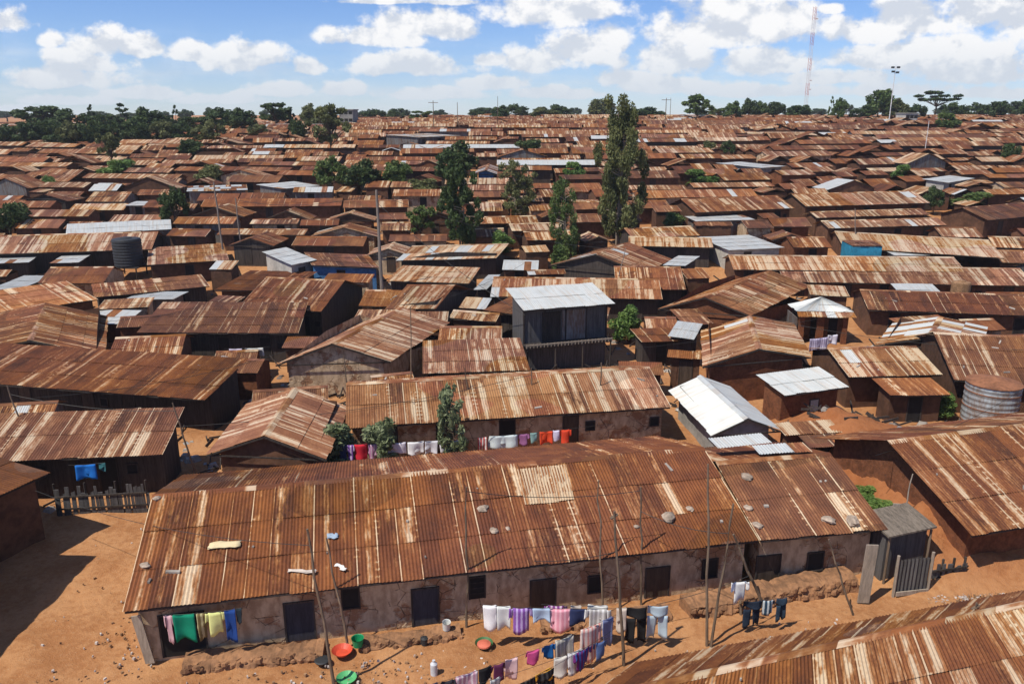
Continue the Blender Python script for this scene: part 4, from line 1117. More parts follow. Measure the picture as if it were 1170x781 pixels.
# ------------------------------------------------------------------ ground
def ground():
    b = MB()
    xs = []; 
    def axis(a, c, n, p): return [a + (c - a) * (i / n) ** p for i in range(n + 1)]
    ys = [-60, -30, -10, 0, 8, 14] + [16 + .22 * i for i in range(160)]      # to about 51
    y = ys[-1]; st = .3
    while y < 3200: st *= 1.045; y += st; ys.append(y)
    nx = 190
    idx = []
    for y in ys:
        row = []
        half = max(40, abs(y) * .95 + 18) if y < 300 else abs(y) * 1.6
        for i in range(nx + 1):
            s = (i / nx) * 2 - 1
            x = half * (s * .75 + .25 * s ** 3)
            z = T(x, y)
            if y < 60:
                v = Vector((x, y, 0))
                z += .10 * noise.noise(v * .33) - .10 * max(0, .25 - abs(noise.noise(v * .22 + Vector((5, 2, 0))))) * 2 + .09 * noise.noise(v * .8) + .045 * noise.noise(v * 2.3) + .02 * noise.noise(v * 6)
                bk = math.exp(-((x - 19) / 4.5) ** 2) * min(1, max(0, (y - 26.5) / 3)) * (1 if y < 47 else 0)
                z += bk * (.26 * noise.noise(v * 1.1) + .16 * noise.noise(v * 2.6) + .10 * abs(noise.noise(v * 5)))
                # eroded step across the lane and the red bank behind the front house
                px, py = proj((x, y, 0))
            row.append(len(b.v)); b.v.append((x, y, z - .02))
        idx.append(row)
    for r0, r1 in zip(idx, idx[1:]):
        for i in range(nx): b.face((r0[i], r0[i + 1], r1[i + 1], r1[i]))
    m = bpy.data.materials.new('red_earth'); nt = nodes(m)
    pos = nd(nt, 'ShaderNodeNewGeometry').outputs['Position']
    n1 = nz(nt, pos, .35, 5, .6); n2 = nz(nt, pos, 3.5, 6, .65); n3 = nz(nt, pos, 22, 4, .6)
    f = smooth(nt, mth(nt, 'ADD', mth(nt, 'MULTIPLY', n1, .55), mth(nt, 'MULTIPLY', n2, .45)), .38, .62)
    c = mixc(nt, f, (.31, .138, .056), (.44, .228, .104))
    c = mixc(nt, smooth(nt, n3, .58, .72), c, (.46, .29, .17))
    c = mixc(nt, mth(nt, 'MULTIPLY', smooth(nt, n2, .60, .75), .6), c, (.20, .10, .05))
    px_ = nd(nt, 'ShaderNodeSeparateXYZ', {0: pos}).outputs
    dd = mth(nt, 'ADD', mth(nt, 'POWER', mth(nt, 'DIVIDE', mth(nt, 'SUBTRACT', px_[0], 19.0), 6.0), 2.0), mth(nt, 'POWER', mth(nt, 'DIVIDE', mth(nt, 'SUBTRACT', px_[1], 37.0), 10.0), 2.0))
    c = mixc(nt, mth(nt, 'MULTIPLY', mth(nt, 'SUBTRACT', 1.0, smooth(nt, dd, .5, 1.2)), .75), c, mixc(nt, n2, (.20, .062, .022), (.36, .13, .05)))
    h = mth(nt, 'ADD', mth(nt, 'MULTIPLY', n2, .7), mth(nt, 'MULTIPLY', n3, .3))
    finish(nt, c, .97, 0, h, .12, .9, spec=.1)
    o = b.build('ground', m, smooth=True); o['kind'] = 'structure'
ground()

# ------------------------------------------------------------------ poles
def pole(base, top, z0=0, r=.05, label=None, mat='pole', h=None, bend=.05, name='wooden_pole', group=None, knot=False):
    p = WZ(base[0], base[1], z0)
    if p.y > 70: p = W(base[0], base[1], 0); z0 = p.z
    # top: same depth plane (y), height solved from the top row
    d = ray(*top); t = p.y / d.y; q = EYE + d * t
    if q.z < z0 + .5: q.z = z0 + .5
    b = MB(); n = 7; pts = []
    for i in range(n + 1):
        t = i / n; v = Vector((p.x, p.y, z0 - .2)).lerp(q, t)
        if 0 < i < n: v += Vector((noise.noise(Vector((p.x, i * .9, 1))), noise.noise(Vector((p.y, i * .9, 5))), 0)) * bend * 2
        pts.append(v - Vector((p.x, p.y, z0)))
    GRID.discard((int(p.x * 2), int(p.y * 2))); b.tube(pts, [r * (1.1 - .45 * i / n) for i in range(n + 1)], 7)
    if knot: b.tube([pts[-1] + Vector((-.12, 0, -.25)), pts[-1] + Vector((.12, .05, -.12))], .05, 5)
    o = b.build(name, M[mat], None, loc=(p.x, p.y, z0))
    tag(o, label, 'pole', group)
    return p, q
PW = pole((438, 356), (430, 217), 0, .17, 'tall thick grey power pole standing left of centre', 'polew', bend=.03, name='power_pole')
P2 = pole((257, 302), (244, 208), 0, .11, 'thin leaning pole above the left roofs, nearer the left edge', 'polew', bend=.03)
P3 = pole((277, 298), (269, 226), 0, .09, 'thin leaning pole just right of another one above the left roofs', 'polew', bend=.03)
P4 = pole((978, 292), (977, 238), 0, .07, 'thin pole rising by the teal shop', 'polew', bend=.03)
P5 = pole((382, 781), (351, 604), 0, .055, 'long crooked clothes pole leaning left at the bottom, left of the green basin')
P6 = pole((398, 738), (373, 614), 0, .045, 'second crooked clothes pole right of the long leaning one, front wall')
P7 = pole((533, 716), (533, 556), 0, .045, 'upright thin pole before the barred window of the front house')
P8 = pole((688, 700), (683, 540), 0, .04, 'thin pole standing left of the charcoal coloured double pole, front yard') if False else pole((688, 702), (684, 548), 0, .04, 'thin upright pole beside the small square window of the front house')
P9 = pole((713, 759), (702, 584), 0, .055, 'dark pole at the right end of the lower washing lines', knot=True)
P10 = pole((733, 690), (732, 556), 0, .045, 'straight pole before the wide dark door of the front house')
P11 = pole((808, 737), (809, 530), 0, .05, 'left pole of the crossed pair standing in the yard')
P12 = pole((812, 738), (838, 575), 0, .05, 'right pole of the crossed pair, leaning right')
P13 = pole((879, 701), (838, 610), 0, .06, 'stout prop leaning left above the dark trousers')
P14 = pole((977, 703), (947, 616), 0, .04, 'thin prop leaning before the right end of the front houses')
P15 = pole((1028, 606), (1043, 541), .9, .035, 'pale stick standing on the plank roofed shed by the bank', 'plank')
P16 = pole((1100, 790), (1116, 688), 0, .045, 'thin dark pole rising over the bottom right roof', knot=True)
P17 = pole((227, 548), (197, 460), 0, .05, 'leaning pole right of the streaked roof at the left')
P18 = pole((44, 540), (8, 440), 0, .05, 'leaning thin pole crossing the streaked roof at the left edge')
P19 = pole((397, 470), (393, 395), 0, .04, 'stick standing by the mud gable below the power pole')
P20 = pole((470, 470), (469, 350), 0, .04, 'thin pole right of the mud gable house below the power pole')
P21 = pole((607, 498), (607, 420), 0, .045, 'pole crossing the left part of the orange striped roof yard, below the loft')
P22 = pole((688, 496), (687, 414), 0, .05, 'pole at the right end of the washing line behind the front roof')
P23 = pole((541, 503), (531, 420), 0, .04, 'pole beside the slim young tree in the yard')
P24 = pole((700, 345), (715, 283), 0, .05, 'slim pole behind the wooden loft', 'polew')
P25 = pole((846, 702), (846, 662), 0, .05, 'short post holding a white shirt before the front house')
P26 = pole((1188, 781), (1180, 655), 0, .06, 'pole at the right edge over the bottom right roof') if False else None

def wire(a, b, sag, label, r=.02, name='overhead_wire', cat='wire', n=14):
    a, b = Vector(a), Vector(b); mb = MB()
    pts = [a.lerp(b, i / n) - Vector((0, 0, sag * 4 * (i / n) * (1 - i / n))) for i in range(n + 1)]
    c = pts[0].copy(); mb.tube([p - c for p in pts], r, 4)
    o = mb.build(name, M['wire'], None, loc=c); tag(o, label, cat); return o
ptop = lambda P_, k=.97: Vector(P_[0]).lerp(P_[1], k)
wire(ptop(PW), ptop(P3), .8, 'wire from the power pole to the thin left poles')
wire(ptop(PW), ptop(P24), 1.0, 'wire from the power pole to the pole behind the loft')
wire(ptop(PW, .9), WZ(600, 360, 4.6), .5, 'wire from the power pole down to the wooden loft')
wire(ptop(P2), WZ(-60, 225, 8), .8, 'wire from the left leaning pole out past the left edge')
wire(ptop(P7), ptop(P10), .25, 'wire strung over the front roof between two upright poles', .014)
wire(ptop(P10, .8), ptop(P12, .8), .2, 'wire between the door pole and the crossed pair', .014)
wire(ptop(P9, .75), WZ(600, 640, 2.2), .15, 'thin wire from the washing pole to the front eave', .012)
wire(ptop(P13, .5), WZ(750, 690, 1.0), .1, 'thin wire from the leaning prop to the lower line', .012)
wire(ptop(P5, .9), WZ(40, 560, 2.8), .5, 'thin wire from the crooked clothes pole over the lane', .012)
wire(ptop(P18, .9), ptop(P17, .9), .3, 'wire over the streaked left roof between two leaning poles', .014)
for k, (pa, za, pb, zb, w_) in enumerate((((60, 372), 3.2, (340, 330), 3.4, 'wire sagging over the dark roofs at the left edge'), ((700, 400), 3.6, (985, 350), 3.2, 'wire from near the loft towards the long dark roof at the right'), ((860, 360), 4.2, (1180, 400), 3.6, 'wire crossing the roofs above the round corrugated tank'),
        ((30, 455), 4.0, (330, 400), 3.6, 'wire over the long dark roof at the left'), ((470, 350), 4.2, (600, 300), 4.2, 'short wire behind the striped gable house'), ((1000, 520), 3.8, (1190, 430), 4.0, 'wire over the big roof at the right edge'))):
    wire(WZ(*pa, za), WZ(*pb, zb), .5, w_, .014)
wire(ptop(P17, .7), ptop(P21, .9), .5, 'long wire over the orange gable roof', .014)

# ------------------------------------------------------------------ laundry
ZL = None
def garment(kind, w, h, fold, rng):
    """outline grids hanging from z=0 downwards, x centred, slight folds"""
    b = MB()
    def panel(x0, x1, z0, z1, x2=None, x3=None, nx=8, nz_=6):
        # x0..x1 at z0 (top), x2..x3 at z1 (bottom)
        x2 = x0 if x2 is None else x2; x3 = x1 if x3 is None else x3
        ph = rng.uniform(0, 6); base = len(b.v)
        for j in range(nz_ + 1):
            t = j / nz_
            for i in range(nx + 1):
                s = i / nx; xa = x0 + (x2 - x0) * t; xb = x1 + (x3 - x1) * t
                x = xa + (xb - xa) * s; z = z0 + (z1 - z0) * t
                yy = fold * (.25 + t) * math.sin(ph + s * (x1 - x0) / .13) + .02 * t * math.sin(ph * 2 + z * 9)
                zz = z + t * .05 * math.sin(ph + s * 5) - .03 * math.sin(PI * s) * (1 - t) + (rng.uniform(-.03, .03) if j == nz_ else 0)
                b.v.append((x, yy, zz))
        for j in range(nz_):
            for i in range(nx):
                q = base + j * (nx + 1) + i
                u = [(b.v[k][0], b.v[k][2]) for k in (q, q + 1, q + nx + 2, q + nx + 1)]
                b.face((q, q + 1, q + nx + 2, q + nx + 1), u)
    if kind == 'trousers':
        panel(-w / 2, w / 2, 0, -h * .3); panel(-w / 2, -.01, -h * .3, -h, -w * .52, -w * .1, 5); panel(.01, w / 2, -h * .3, -h, w * .1, w * .52, 5)
    elif kind == 'shirt':
        panel(-w * .34, w * .34, 0, -h); panel(-w * .52, -w * .34, -.02, -h * .42, -w * .56, -w * .38, 3); panel(w * .34, w * .52, -.02, -h * .42, w * .38, w * .56, 3)
    elif kind == 'dress':
        panel(-w * .28, w * .28, 0, -h * .4); panel(-w * .28, w * .28, -h * .4, -h, -w * .5, w * .5)
    else:
        k1, k2 = rng.uniform(-.09, .05) * w, rng.uniform(-.05, .09) * w
        panel(-w / 2, w / 2, 0, -h, -w / 2 + k1 + .03, w / 2 + k2 - .03, 12, 8)
        n0 = len(b.v); panel(-w / 2 + .02, w / 2 - .02, 0, -h * rng.uniform(.5, .85), -w / 2 + k2, w / 2 + k1, 12, 6)
        for i in range(n0, len(b.v)): v = b.v[i]; b.v[i] = (v[0], v[1] + .05, v[2])
    return b
NAMES = {'trousers': 'trousers', 'shirt': 'shirt', 'dress': 'dress', 'cloth': 'hanging_cloth', 'sheet': 'bed_sheet', 'towel': 'towel'}
def line(pa, pb, za, zb, sag, items, llabel, where, posts=False):
    """washing line between two pixel anchors at given heights; items: (kind, px left, px right, drop m, colour, colour2, words)"""
    a, b = WZ(pa[0], pa[1], za), WZ(pb[0], pb[1], zb)
    wire(a, b, sag, llabel, .008, 'washing_line', 'washing line')
    ang = math.atan2(b.y - a.y, b.x - a.x)
    for (kind, x0, x1, h, c, c2, words) in items:
        def tof(px):
            lo, hi = 0, 1
            for _ in range(30):
                m = (lo + hi) / 2
                if proj(a.lerp(b, m))[0] < px: lo = m
                else: hi = m
            return lo
        t0, t1 = tof(x0), tof(x1); w = (b - a).length * (t1 - t0)
        t = (t0 + t1) / 2; p = a.lerp(b, t); p.z -= sag * 4 * t * (1 - t) + .005
        g = garment(kind, max(.15, w * 1.06), h * 1.28 * U(.9, 1.12), .065, R)
        o = g.build(NAMES[kind], clothmat(c, c2), None, smooth=True, loc=p); o.rotation_euler = (0, 0, ang + U(-.06, .06))
        sm = o.modifiers.new('s', 'SOLIDIFY'); sm.thickness = .008
        tag(o, words + ' ' + where, {'hanging_cloth': 'cloth', 'bed_sheet': 'sheet'}.get(NAMES[kind], NAMES[kind]), 'washing hung out to dry')
WH, LB, PU, PK, NV, BK, GY = (.78, .78, .80), (.42, .55, .72), (.22, .09, .36), (.70, .30, .38), (.03, .04, .10), (.02, .02, .022), (.42, .41, .40)
line((548, 690), (766, 690), 1.75, 1.75, .18, [
    ('sheet', 552, 567, .75, WH, None, 'white sheet, first item from the left,'), ('cloth', 568, 583, .72, (.70, .73, .72), None, 'off-white cloth beside the first sheet'),
    ('shirt', 583, 608, .85, PU, (.45, .35, .62), 'purple patterned shirt'), ('cloth', 609, 628, .42, LB, None, 'light blue cloth'),
    ('cloth', 629, 651, .62, PK, (.78, .45, .52), 'pink checked cloth'), ('cloth', 652, 670, .45, NV, None, 'navy cloth'),
    ('shirt', 670, 697, .72, GY, (.62, .62, .62), 'grey striped shirt'), ('cloth', 705, 716, .8, (.55, .48, .42), None, 'narrow beige cloth'),
    ('trousers', 717, 739, 1.1, BK, None, 'black trousers'), ('trousers', 741, 763, .95, (.40, .50, .58), None, 'pale blue jeans')],
    'upper washing line strung along the front house', 'on the upper line of the front yard')
line((618, 690), (704, 690), 1.6, 1.7, .05, [
    ('shirt', 623, 647, .5, (.20, .05, .22), (.5, .4, .5), 'dark purple top'), ('cloth', 652, 664, .3, (.60, .52, .45), None, 'small beige rag'), ('towel', 672, 694, .4, (.6, .6, .58), None, 'pale towel')],
    'short washing line just behind the upper one', 'on the short line behind the upper washing line')
line((455, 792), (704, 702), 1.45, 1.75, .22, [
    ('cloth', 482, 500, .42, NV, None, 'navy cloth at the left end'), ('shirt', 502, 519, .55, (.04, .04, .05), None, 'black shirt near the left end'), ('cloth', 521, 545, .62, (.55, .32, .42), (.75, .66, .70), 'pink and white patterned cloth'),
    ('cloth', 547, 562, .42, BK, None, 'short black cloth'), ('shirt', 562, 577, .45, (.12, .03, .08), None, 'maroon top'), ('cloth', 578, 591, .62, (.72, .50, .52), None, 'pale pink cloth'),
    ('cloth', 603, 616, .35, (.65, .10, .28), None, 'magenta cloth'), ('shirt', 620, 634, .40, (.02, .12, .34), None, 'royal blue top'), ('towel', 635, 655, .95, (.36, .34, .30), (.55, .52, .46), 'grey striped towel'),
    ('towel', 664, 688, 1.05, (.68, .58, .54), (.62, .28, .26), 'pink striped towel'), ('cloth', 689, 701, .85, (.20, .24, .42), None, 'slate blue cloth')],
    'long lower washing line slanting to the dark pole', 'on the slanting lower line of the front yard')
line((560, 796), (702, 718), 1.3, 1.6, .15, [
    ('cloth', 575, 592, .4, (.70, .70, .66), None, 'off-white cloth'), ('trousers', 596, 632, .8, BK, (.06, .06, .06), 'large black garment'), ('cloth', 612, 630, .22, (.80, .42, .04), None, 'orange yellow scarf'), ('shirt', 656, 676, .5, (.16, .03, .16), (.05, .10, .35), 'purple and blue patterned top')],
    'nearest washing line at the bottom of the picture', 'on the nearest washing line, bottom centre')
line((500, 792), (700, 726), 1.25, 1.45, .18, [
    ('towel', 560, 572, .5, (.60, .62, .62), (.30, .32, .36), 'grey checked towel'), ('cloth', 634, 648, .5, (.66, .64, .60), None, 'cream cloth'), ('sheet', 649, 666, .62, (.70, .70, .72), (.40, .40, .46), 'white sheet with grey bands'), ('shirt', 679, 693, .5, (.10, .16, .34), None, 'denim blue shirt')],
    'washing line between the slanting line and the nearest line', 'on the line between the slanting and nearest lines')
line((834, 664), (860, 662), 1.95, 1.95, .02, [('shirt', 837, 855, .62, (.80, .82, .82), None, 'white shirt')], 'short line by the post before the front house', 'on the short post line at the right')
line((850, 686), (905, 680), 1.35, 1.35, .06, [
    ('trousers', 851, 869, .75, (.02, .03, .05), None, 'dark trousers'), ('shirt', 870, 885, .5, (.03, .06, .10), (.45, .5, .52), 'blue-black top with light collar'), ('trousers', 888, 899, .7, (.03, .05, .08), None, 'short navy trousers')],
    'low line below the leaning prop', 'on the low line below the leaning prop')
line((186, 702), (276, 694), 2.05, 2.05, .06, [
    ('shirt', 187, 196, .9, (.62, .40, .44), None, 'pale pink top'), ('cloth', 197, 221, .78, (.01, .22, .13), None, 'emerald green cloth'), ('cloth', 224, 234, .75, (.16, .12, .05), (.4, .36, .2), 'olive patterned cloth'),
    ('shirt', 235, 255, .75, (.72, .76, .30), None, 'pale yellow shirt'), ('towel', 256, 268, .9, (.02, .06, .24), None, 'deep blue towel'), ('cloth', 269, 281, .4, (.02, .03, .04), None, 'black rag')],
    'washing line under the left end of the front eave', 'under the left eave of the front house')
line((386, 508), (697, 484), 1.9, 1.9, .2, [
    ('cloth', 387, 395, .8, NV, None, 'navy cloth'), ('shirt', 396, 404, .7, PU, (.5, .4, .55), 'lilac top'), ('cloth', 405, 419, .7, (.62, .03, .05), None, 'bright red cloth'), ('cloth', 421, 433, .6, (.55, .25, .42), (.7, .5, .6), 'pink patterned cloth'),
    ('cloth', 443, 463, .5, (.72, .68, .76), None, 'lilac white cloth'), ('sheet', 466, 484, .6, WH, None, 'white sheet'), ('towel', 486, 500, .6, (.62, .62, .68), None, 'greyish towel'), ('sheet', 502, 518, .55, (.72, .72, .75), None, 'second white sheet from the pole'),
    ('shirt', 519, 533, .6, (.60, .64, .70), None, 'pale blue-grey shirt'), ('cloth', 546, 556, .6, (.50, .08, .08), (.7, .66, .64), 'red edged cloth'), ('sheet', 560, 590, .55, (.60, .68, .70), None, 'wide bluish white sheet'),
    ('shirt', 592, 604, .5, (.30, .12, .26), None, 'plum top'), ('cloth', 606, 614, .4, (.25, .40, .38), None, 'sea green rag'), ('cloth', 617, 631, .6, (.72, .08, .03), None, 'red-orange cloth'), ('cloth', 632, 639, .5, (.66, .62, .78), None, 'pale lilac cloth'), ('shirt', 640, 652, .6, (.70, .07, .03), None, 'red-orange top')],
    'washing line in the yard behind the front roof', 'on the line behind the front roof')
line((922, 388), (960, 380), 1.6, 1.9, .08, [('sheet', 926, 946, .75, (.62, .58, .76), (.30, .27, .42), 'lilac striped sheet'), ('cloth', 947, 957, .6, (.72, .70, .78), None, 'white cloth')],
    'washing line in front of the posted hut', 'on the line before the posted zinc hut')
line((256, 398), (308, 396), 1.9, 1.9, .05, [('cloth', 262, 276, .7, (.5, .46, .58), None, 'lilac grey cloth'), ('sheet', 280, 300, .5, (.6, .62, .6), None, 'pale sheet')],
    'washing line beside the dark lean-to at the left', 'right of the long dark roof at the left')

# ------------------------------------------------------------------ things in the yard
def lathe_thing(px, py, prof, mat, label, cat, name, z0=0, tilt=0):
    p = WZ(px, py, z0); b = MB(); b.lathe((0, 0, 0), prof, 20)
    o = b.build(name, mat, None, smooth=False, loc=p); o.rotation_euler = (tilt, tilt * .4, 0); tag(o, label, cat); return o
def cm(n, c): return simple(n, c, .5, 5, .2)
basin = lambda r, h: [(r * .62, 0), (r * .9, h * .75), (r, h), (r * .97, h - .01), (r * .86, h * .7), (r * .58, .03)]
lathe_thing(409, 737, [(.16, 0), (.21, .30), (.225, .32), (.205, .30), (.15, .03)], cm('green_plastic', (.01, .26, .10)), 'small green bucket by the front house wall', 'bucket', 'bucket', .2)
lathe_thing(391, 746, basin(.36, .16), cm('red_plastic', (.6, .08, .04)), 'red plastic basin heaped with washing by the green bucket', 'basin', 'basin')
lathe_thing(396, 777, basin(.34, .14), cm('light_green_plastic', (.10, .42, .16)), 'light green basin at the very bottom of the yard', 'basin', 'basin')
lathe_thing(553, 738, basin(.32, .17), cm('dark_green_plastic', (.06, .16, .06)), 'dark green basin filled with red washing below the barred window', 'basin', 'basin')
lathe_thing(553, 736, [(.25, 0), (.24, .05), (.12, .10), (.02, .12)], cm('red_washing', (.6, .16, .10)), 'heap of red washing inside the dark green basin', 'washing', 'washing_heap', .14)
lathe_thing(368, 756, [(.20, 0), (.26, .10), (.22, .12), (.05, .13)], M['black'], 'round black tray in the shadow of the red basin', 'tray', 'tray')
lathe_thing(510, 718, [(.13, 0), (.15, .30), (.155, .32), (.14, .30), (.12, .03)], cm('white_plastic', (.7, .72, .7)), 'white plastic pail beside the second curtained door', 'pail', 'pail', .25, .12)
lathe_thing(496, 770, [(.12, 0), (.12, .42), (.05, .5), (.05, .56)], cm('grey_can', (.55, .58, .62)), 'white jerrycan at the bottom left of the washing lines', 'can', 'jerrycan')
lathe_thing(485, 735, [(.12, 0), (.14, .24), (.06, .28)], M['black'], 'small black pot on the earth before the second door', 'pot', 'pot')
for (px, py, s, c, l) in ((337, 729, .3, (.72, .72, .70), 'white plastic bag by the first curtained door'),):
    pass
# scrap, boards and rags in the lanes, and bits thrown on the roofs
def clutter():
    r = random.Random(21); groups = {'scrap_wood': (MB(), M['timber']), 'rags': (MB(), M['ragmix']), 'scrap_tin': (MB(), M['zincplain'])}
    n = 0
    while n < 1500:
        y = 34 + 48 * r.random(); x = r.uniform(-.68, .68) * y
        if (int(x * 2), int(y * 2)) in GRID or (round(x * 2), round(y * 2)) in GRID: n += .2; continue
        n += 1; z = T(x, y); k = r.random(); a = r.uniform(0, PI)
        if k < .6:
            b = groups['scrap_wood'][0]; l = r.uniform(.3, 1.3); b.bar((x, y, z + .05), (x + math.cos(a) * l, y + math.sin(a) * l, z + r.uniform(.05, .9) * r.random()), .05, r.uniform(.05, .2))
        else:
            b = groups['rags' if k < .85 else 'scrap_tin'][0]; s = r.uniform(.1, .38); ca, sa = math.cos(a), math.sin(a); h_ = r.uniform(.05, .5) * s * 2
            ring = [(x + (u * ca - v * sa) * s, y + (u * sa + v * ca) * s) for u, v in ((-1, -.7), (1, -.8), (.8, .7), (-.9, .8))]
            b.hexa([(p[0], p[1], z - .05) for p in ring], [(x + (p[0] - x) * .6, y + (p[1] - y) * .6, z + h_ * r.uniform(.7, 1.2)) for p in ring])
    for k, (b, m) in groups.items():
        o = b.build(k, m); tag(o, {'scrap_wood': 'odd boards and sticks lying in the lanes between the houses', 'rags': 'rags and bags lying in the lanes between the houses', 'scrap_tin': 'bits of old tin lying in the lanes between the houses'}[k], {'scrap_wood': 'scrap wood', 'rags': 'rags', 'scrap_tin': 'scrap tin'}[k], kind='stuff')
    rb_ = MB()
    for h in HOUSES:
        if h['c'].y > 75 or h['kind'] != 'gable': continue
        F0, F1, B1, B0 = h['F']; A = h['len'] * 1.2
        for _ in range(int(A * .35)):
            u, v = r.random(), r.uniform(.06, .44); p = F0.lerp(F1, u).lerp(B0.lerp(B1, u), v); z = h['g'] + h['ze'] + (h['zr'] - h['ze']) * v * 2 + .045
            a = r.uniform(0, PI); s = r.uniform(.02, .05); l = s * r.choice([1, 1, 2, 5])
            if h['wave'] is False: z += .0
            ca, sa = math.cos(a), math.sin(a); sl_ = (h['zr'] - h['ze']) / max(.5, (B0 - F0).length / 2); nn = (B0 - F0).normalized()
            ring = [Vector((p.x + (uu * ca * l - vv * sa * s), p.y + (uu * sa * l + vv * ca * s), 0)) for uu, vv in ((-1, -1), (1, -1), (1, 1), (-1, 1))]
            zz = [z + (q - p.xyz).dot(nn) * sl_ for q in ring]
            rb_.hexa([(q.x, q.y, w - .03) for q, w in zip(ring, zz)], [(q.x, q.y, w + .04) for q, w in zip(ring, zz)])
    o = rb_.build('roof_litter', M['ragmix']); tag(o, 'small stones, sticks and scraps strewn over the near roofs', 'litter', kind='stuff')
M['ragmix'] = simple('mixed_scraps', (.42, .38, .33), .9, .7, .5, (.09, .07, .06))
clutter()
# blue tub / tarp at left
line((78, 531), (120, 528), 2.0, 2.0, .04, [('sheet', 86, 108, .62, (.02, .16, .55), None, 'bright blue tarpaulin sheet'), ('towel', 112, 120, .3, (.04, .14, .16), None, 'teal rag')], 'line under the eave of the streaked left roof', 'under the streaked roof at the left')
def boardfence(pa, pb, h, label):
    p0, p1 = WZ(pa[0], pa[1], 0), WZ(pb[0], pb[1], 0); root = empty('board_fence', p0, math.atan2(p1.y - p0.y, p1.x - p0.x)); Lf = (p1 - p0).length; b = MB(); x = 0
    while x < Lf:
        w = U(.1, .22); t = U(-.06, .06); hh = h * U(.7, 1.1); b.hexa([(x, -.015, -.1), (x + w, -.015, -.1), (x + w, .015, -.1), (x, .015, -.1)], [(x + t, -.015, hh), (x + w + t, -.015, hh + U(-.1, .1)), (x + w + t, .015, hh), (x + t, .015, hh)]); x += w + R.choice([.01, .02, .09])
    b.build('boards', M['blackboard'], root)
    for z in (.3, h * .7):
        b = MB(); b.bar((0, -.04, z), (Lf, -.04, z + .05), .05, .08); b.build('rail', M['timber'], root)
    for k in range(4):
        b = MB(); b.tube([(Lf * k / 3, .06, -.2), (Lf * k / 3, .06, h * 1.2)], .05, 6); b.build('post', M['timber'], root)
    tag(root, label, 'fence')
boardfence((66, 588), (170, 583), 1.3, 'dark board fence added to stand for the shade below the streaked left roof')  # dark boards replace a stick fence, added to stand for black shade under the eave
boardfence((1062, 668), (1100, 664), .9, 'low broken board fence below the red earth bank at the right')
# picket fence
# leaning plank at the left corner of the front house
def leanplank(base, top, w, label, mat='plank', z0=0):
    p = WZ(base[0], base[1], z0); d = ray(*top); q = EYE + d * (p.y / d.y)
    b = MB(); b.bar((0, 0, 0), q - p, .05, w); o = b.build('leaning_plank', M[mat], None, loc=p); tag(o, label, 'plank')
leanplank((172, 757), (155, 703), .32, 'grey weathered plank propped at the left corner of the front house')
leanplank((986, 688), (997, 622), .45, 'wide grey plank standing upright at the right end of the front houses')
leanplank((1012, 590 + 50), (1025, 575), .3, 'grey plank leaning beside the shed with the plank roof')
M['timber2'] = simple('grey_split_board', (.20, .165, .13), .9, 7, .6, stretch=(6, 1, 1))
# little shed with plank roof and tin gate
p = Vector((15.5, 28.7, 0)); root = empty('plank_shed', p, .25)
b = MB(); b.hexa([(-1.1, -.8, 2.15), (1.1, -.8, 2.3), (1.1, .9, 2.5), (-1.1, .9, 2.35)], [(-1.1, -.8, 2.22), (1.1, -.8, 2.37), (1.1, .9, 2.57), (-1.1, .9, 2.42)]); b.build('roof', M['timber2'], root)
b = MB(); b.box(-.95, .95, -.5, .75, -.4, 2.12); b.build('wall', M['blackboard'], root)
for x in (-.95, .95):
    b = MB(); b.tube([(x, -.7, -.3), (x, -.7, 2.2)], .05); b.build('post', M['pole'], root)
tag(root, 'small dark shed with a grey plank roof below the red bank', 'shed')
p0, p1 = WZ(1022, 680, 0), WZ(1058, 676, 0); root = empty('tin_gate', p0, math.atan2(p1.y - p0.y, p1.x - p0.x)); Lg = (p1 - p0).length
b = MB(); ns = 40
for i in range(ns):
    x0, x1 = Lg * i / ns, Lg * (i + 1) / ns; y0_, y1_ = .03 * math.sin(i * 1.3), .03 * math.sin((i + 1) * 1.3)
    b.quad([(x0, y0_, .1), (x1, y1_, .1), (x1, y1_, 1.55), (x0, y0_, 1.55)])
b.build('corrugated_sheet', M['blackboard'], root)
for x in (-.06, Lg + .06):
    b = MB(); b.tube([(x, 0, -.3), (x, 0, 1.75)], .06); b.build('gate_post', M['plank'], root)
b = MB(); b.box(0, Lg, -.1, -.05, .02, .2); b.build('bottom_rail', M['plank'], root)
tag(root, 'black corrugated sheet gate right of the front houses', 'gate')
def sheetpiece(px, py, z, w, l, rot, tilt, label, pal=None):
    p = WZ(px, py, z); b = MB()
    sheets(b, (-w / 2, l / 2, 0), (w / 2, l / 2, 0), (w / 2, -l / 2, 0), (-w / 2, -l / 2, 0), pal or P(.4, .6), True)
    o = b.build('roofing_sheet', M['roof_near'], None, 'sheet', loc=p); o.rotation_euler = (tilt, 0, rot); tag(o, label, 'sheet')
sheetpiece(845, 503, 3.75, 2.6, 1.0, .2, .05, 'loose pale sheet lying over the ridge joint of the front houses', WHITE)
sheetpiece(893, 512, 3.72, 2.4, .9, .12, .06, 'loose grey sheet at the ridge of the shorter front house', P(.5, .6, 0, .8, gl=.8))
sheetpiece(242, 412, 3.0, .5, 2.2, -.5, .0, 'narrow pale sheet at the right end of the long dark left roof', ZINC)
sheetpiece(610, 556, 3.15, 2.3, 1.55, .16, .30, 'new cream patch sheet in the middle of the long front roof', P(.8, 1.0, 1, 0, ps=0)) if False else None

M['ledge'] = simple('earth_ledge', (.33, .17, .085), .97, 5, .45, (.16, .085, .045), bd=.06)
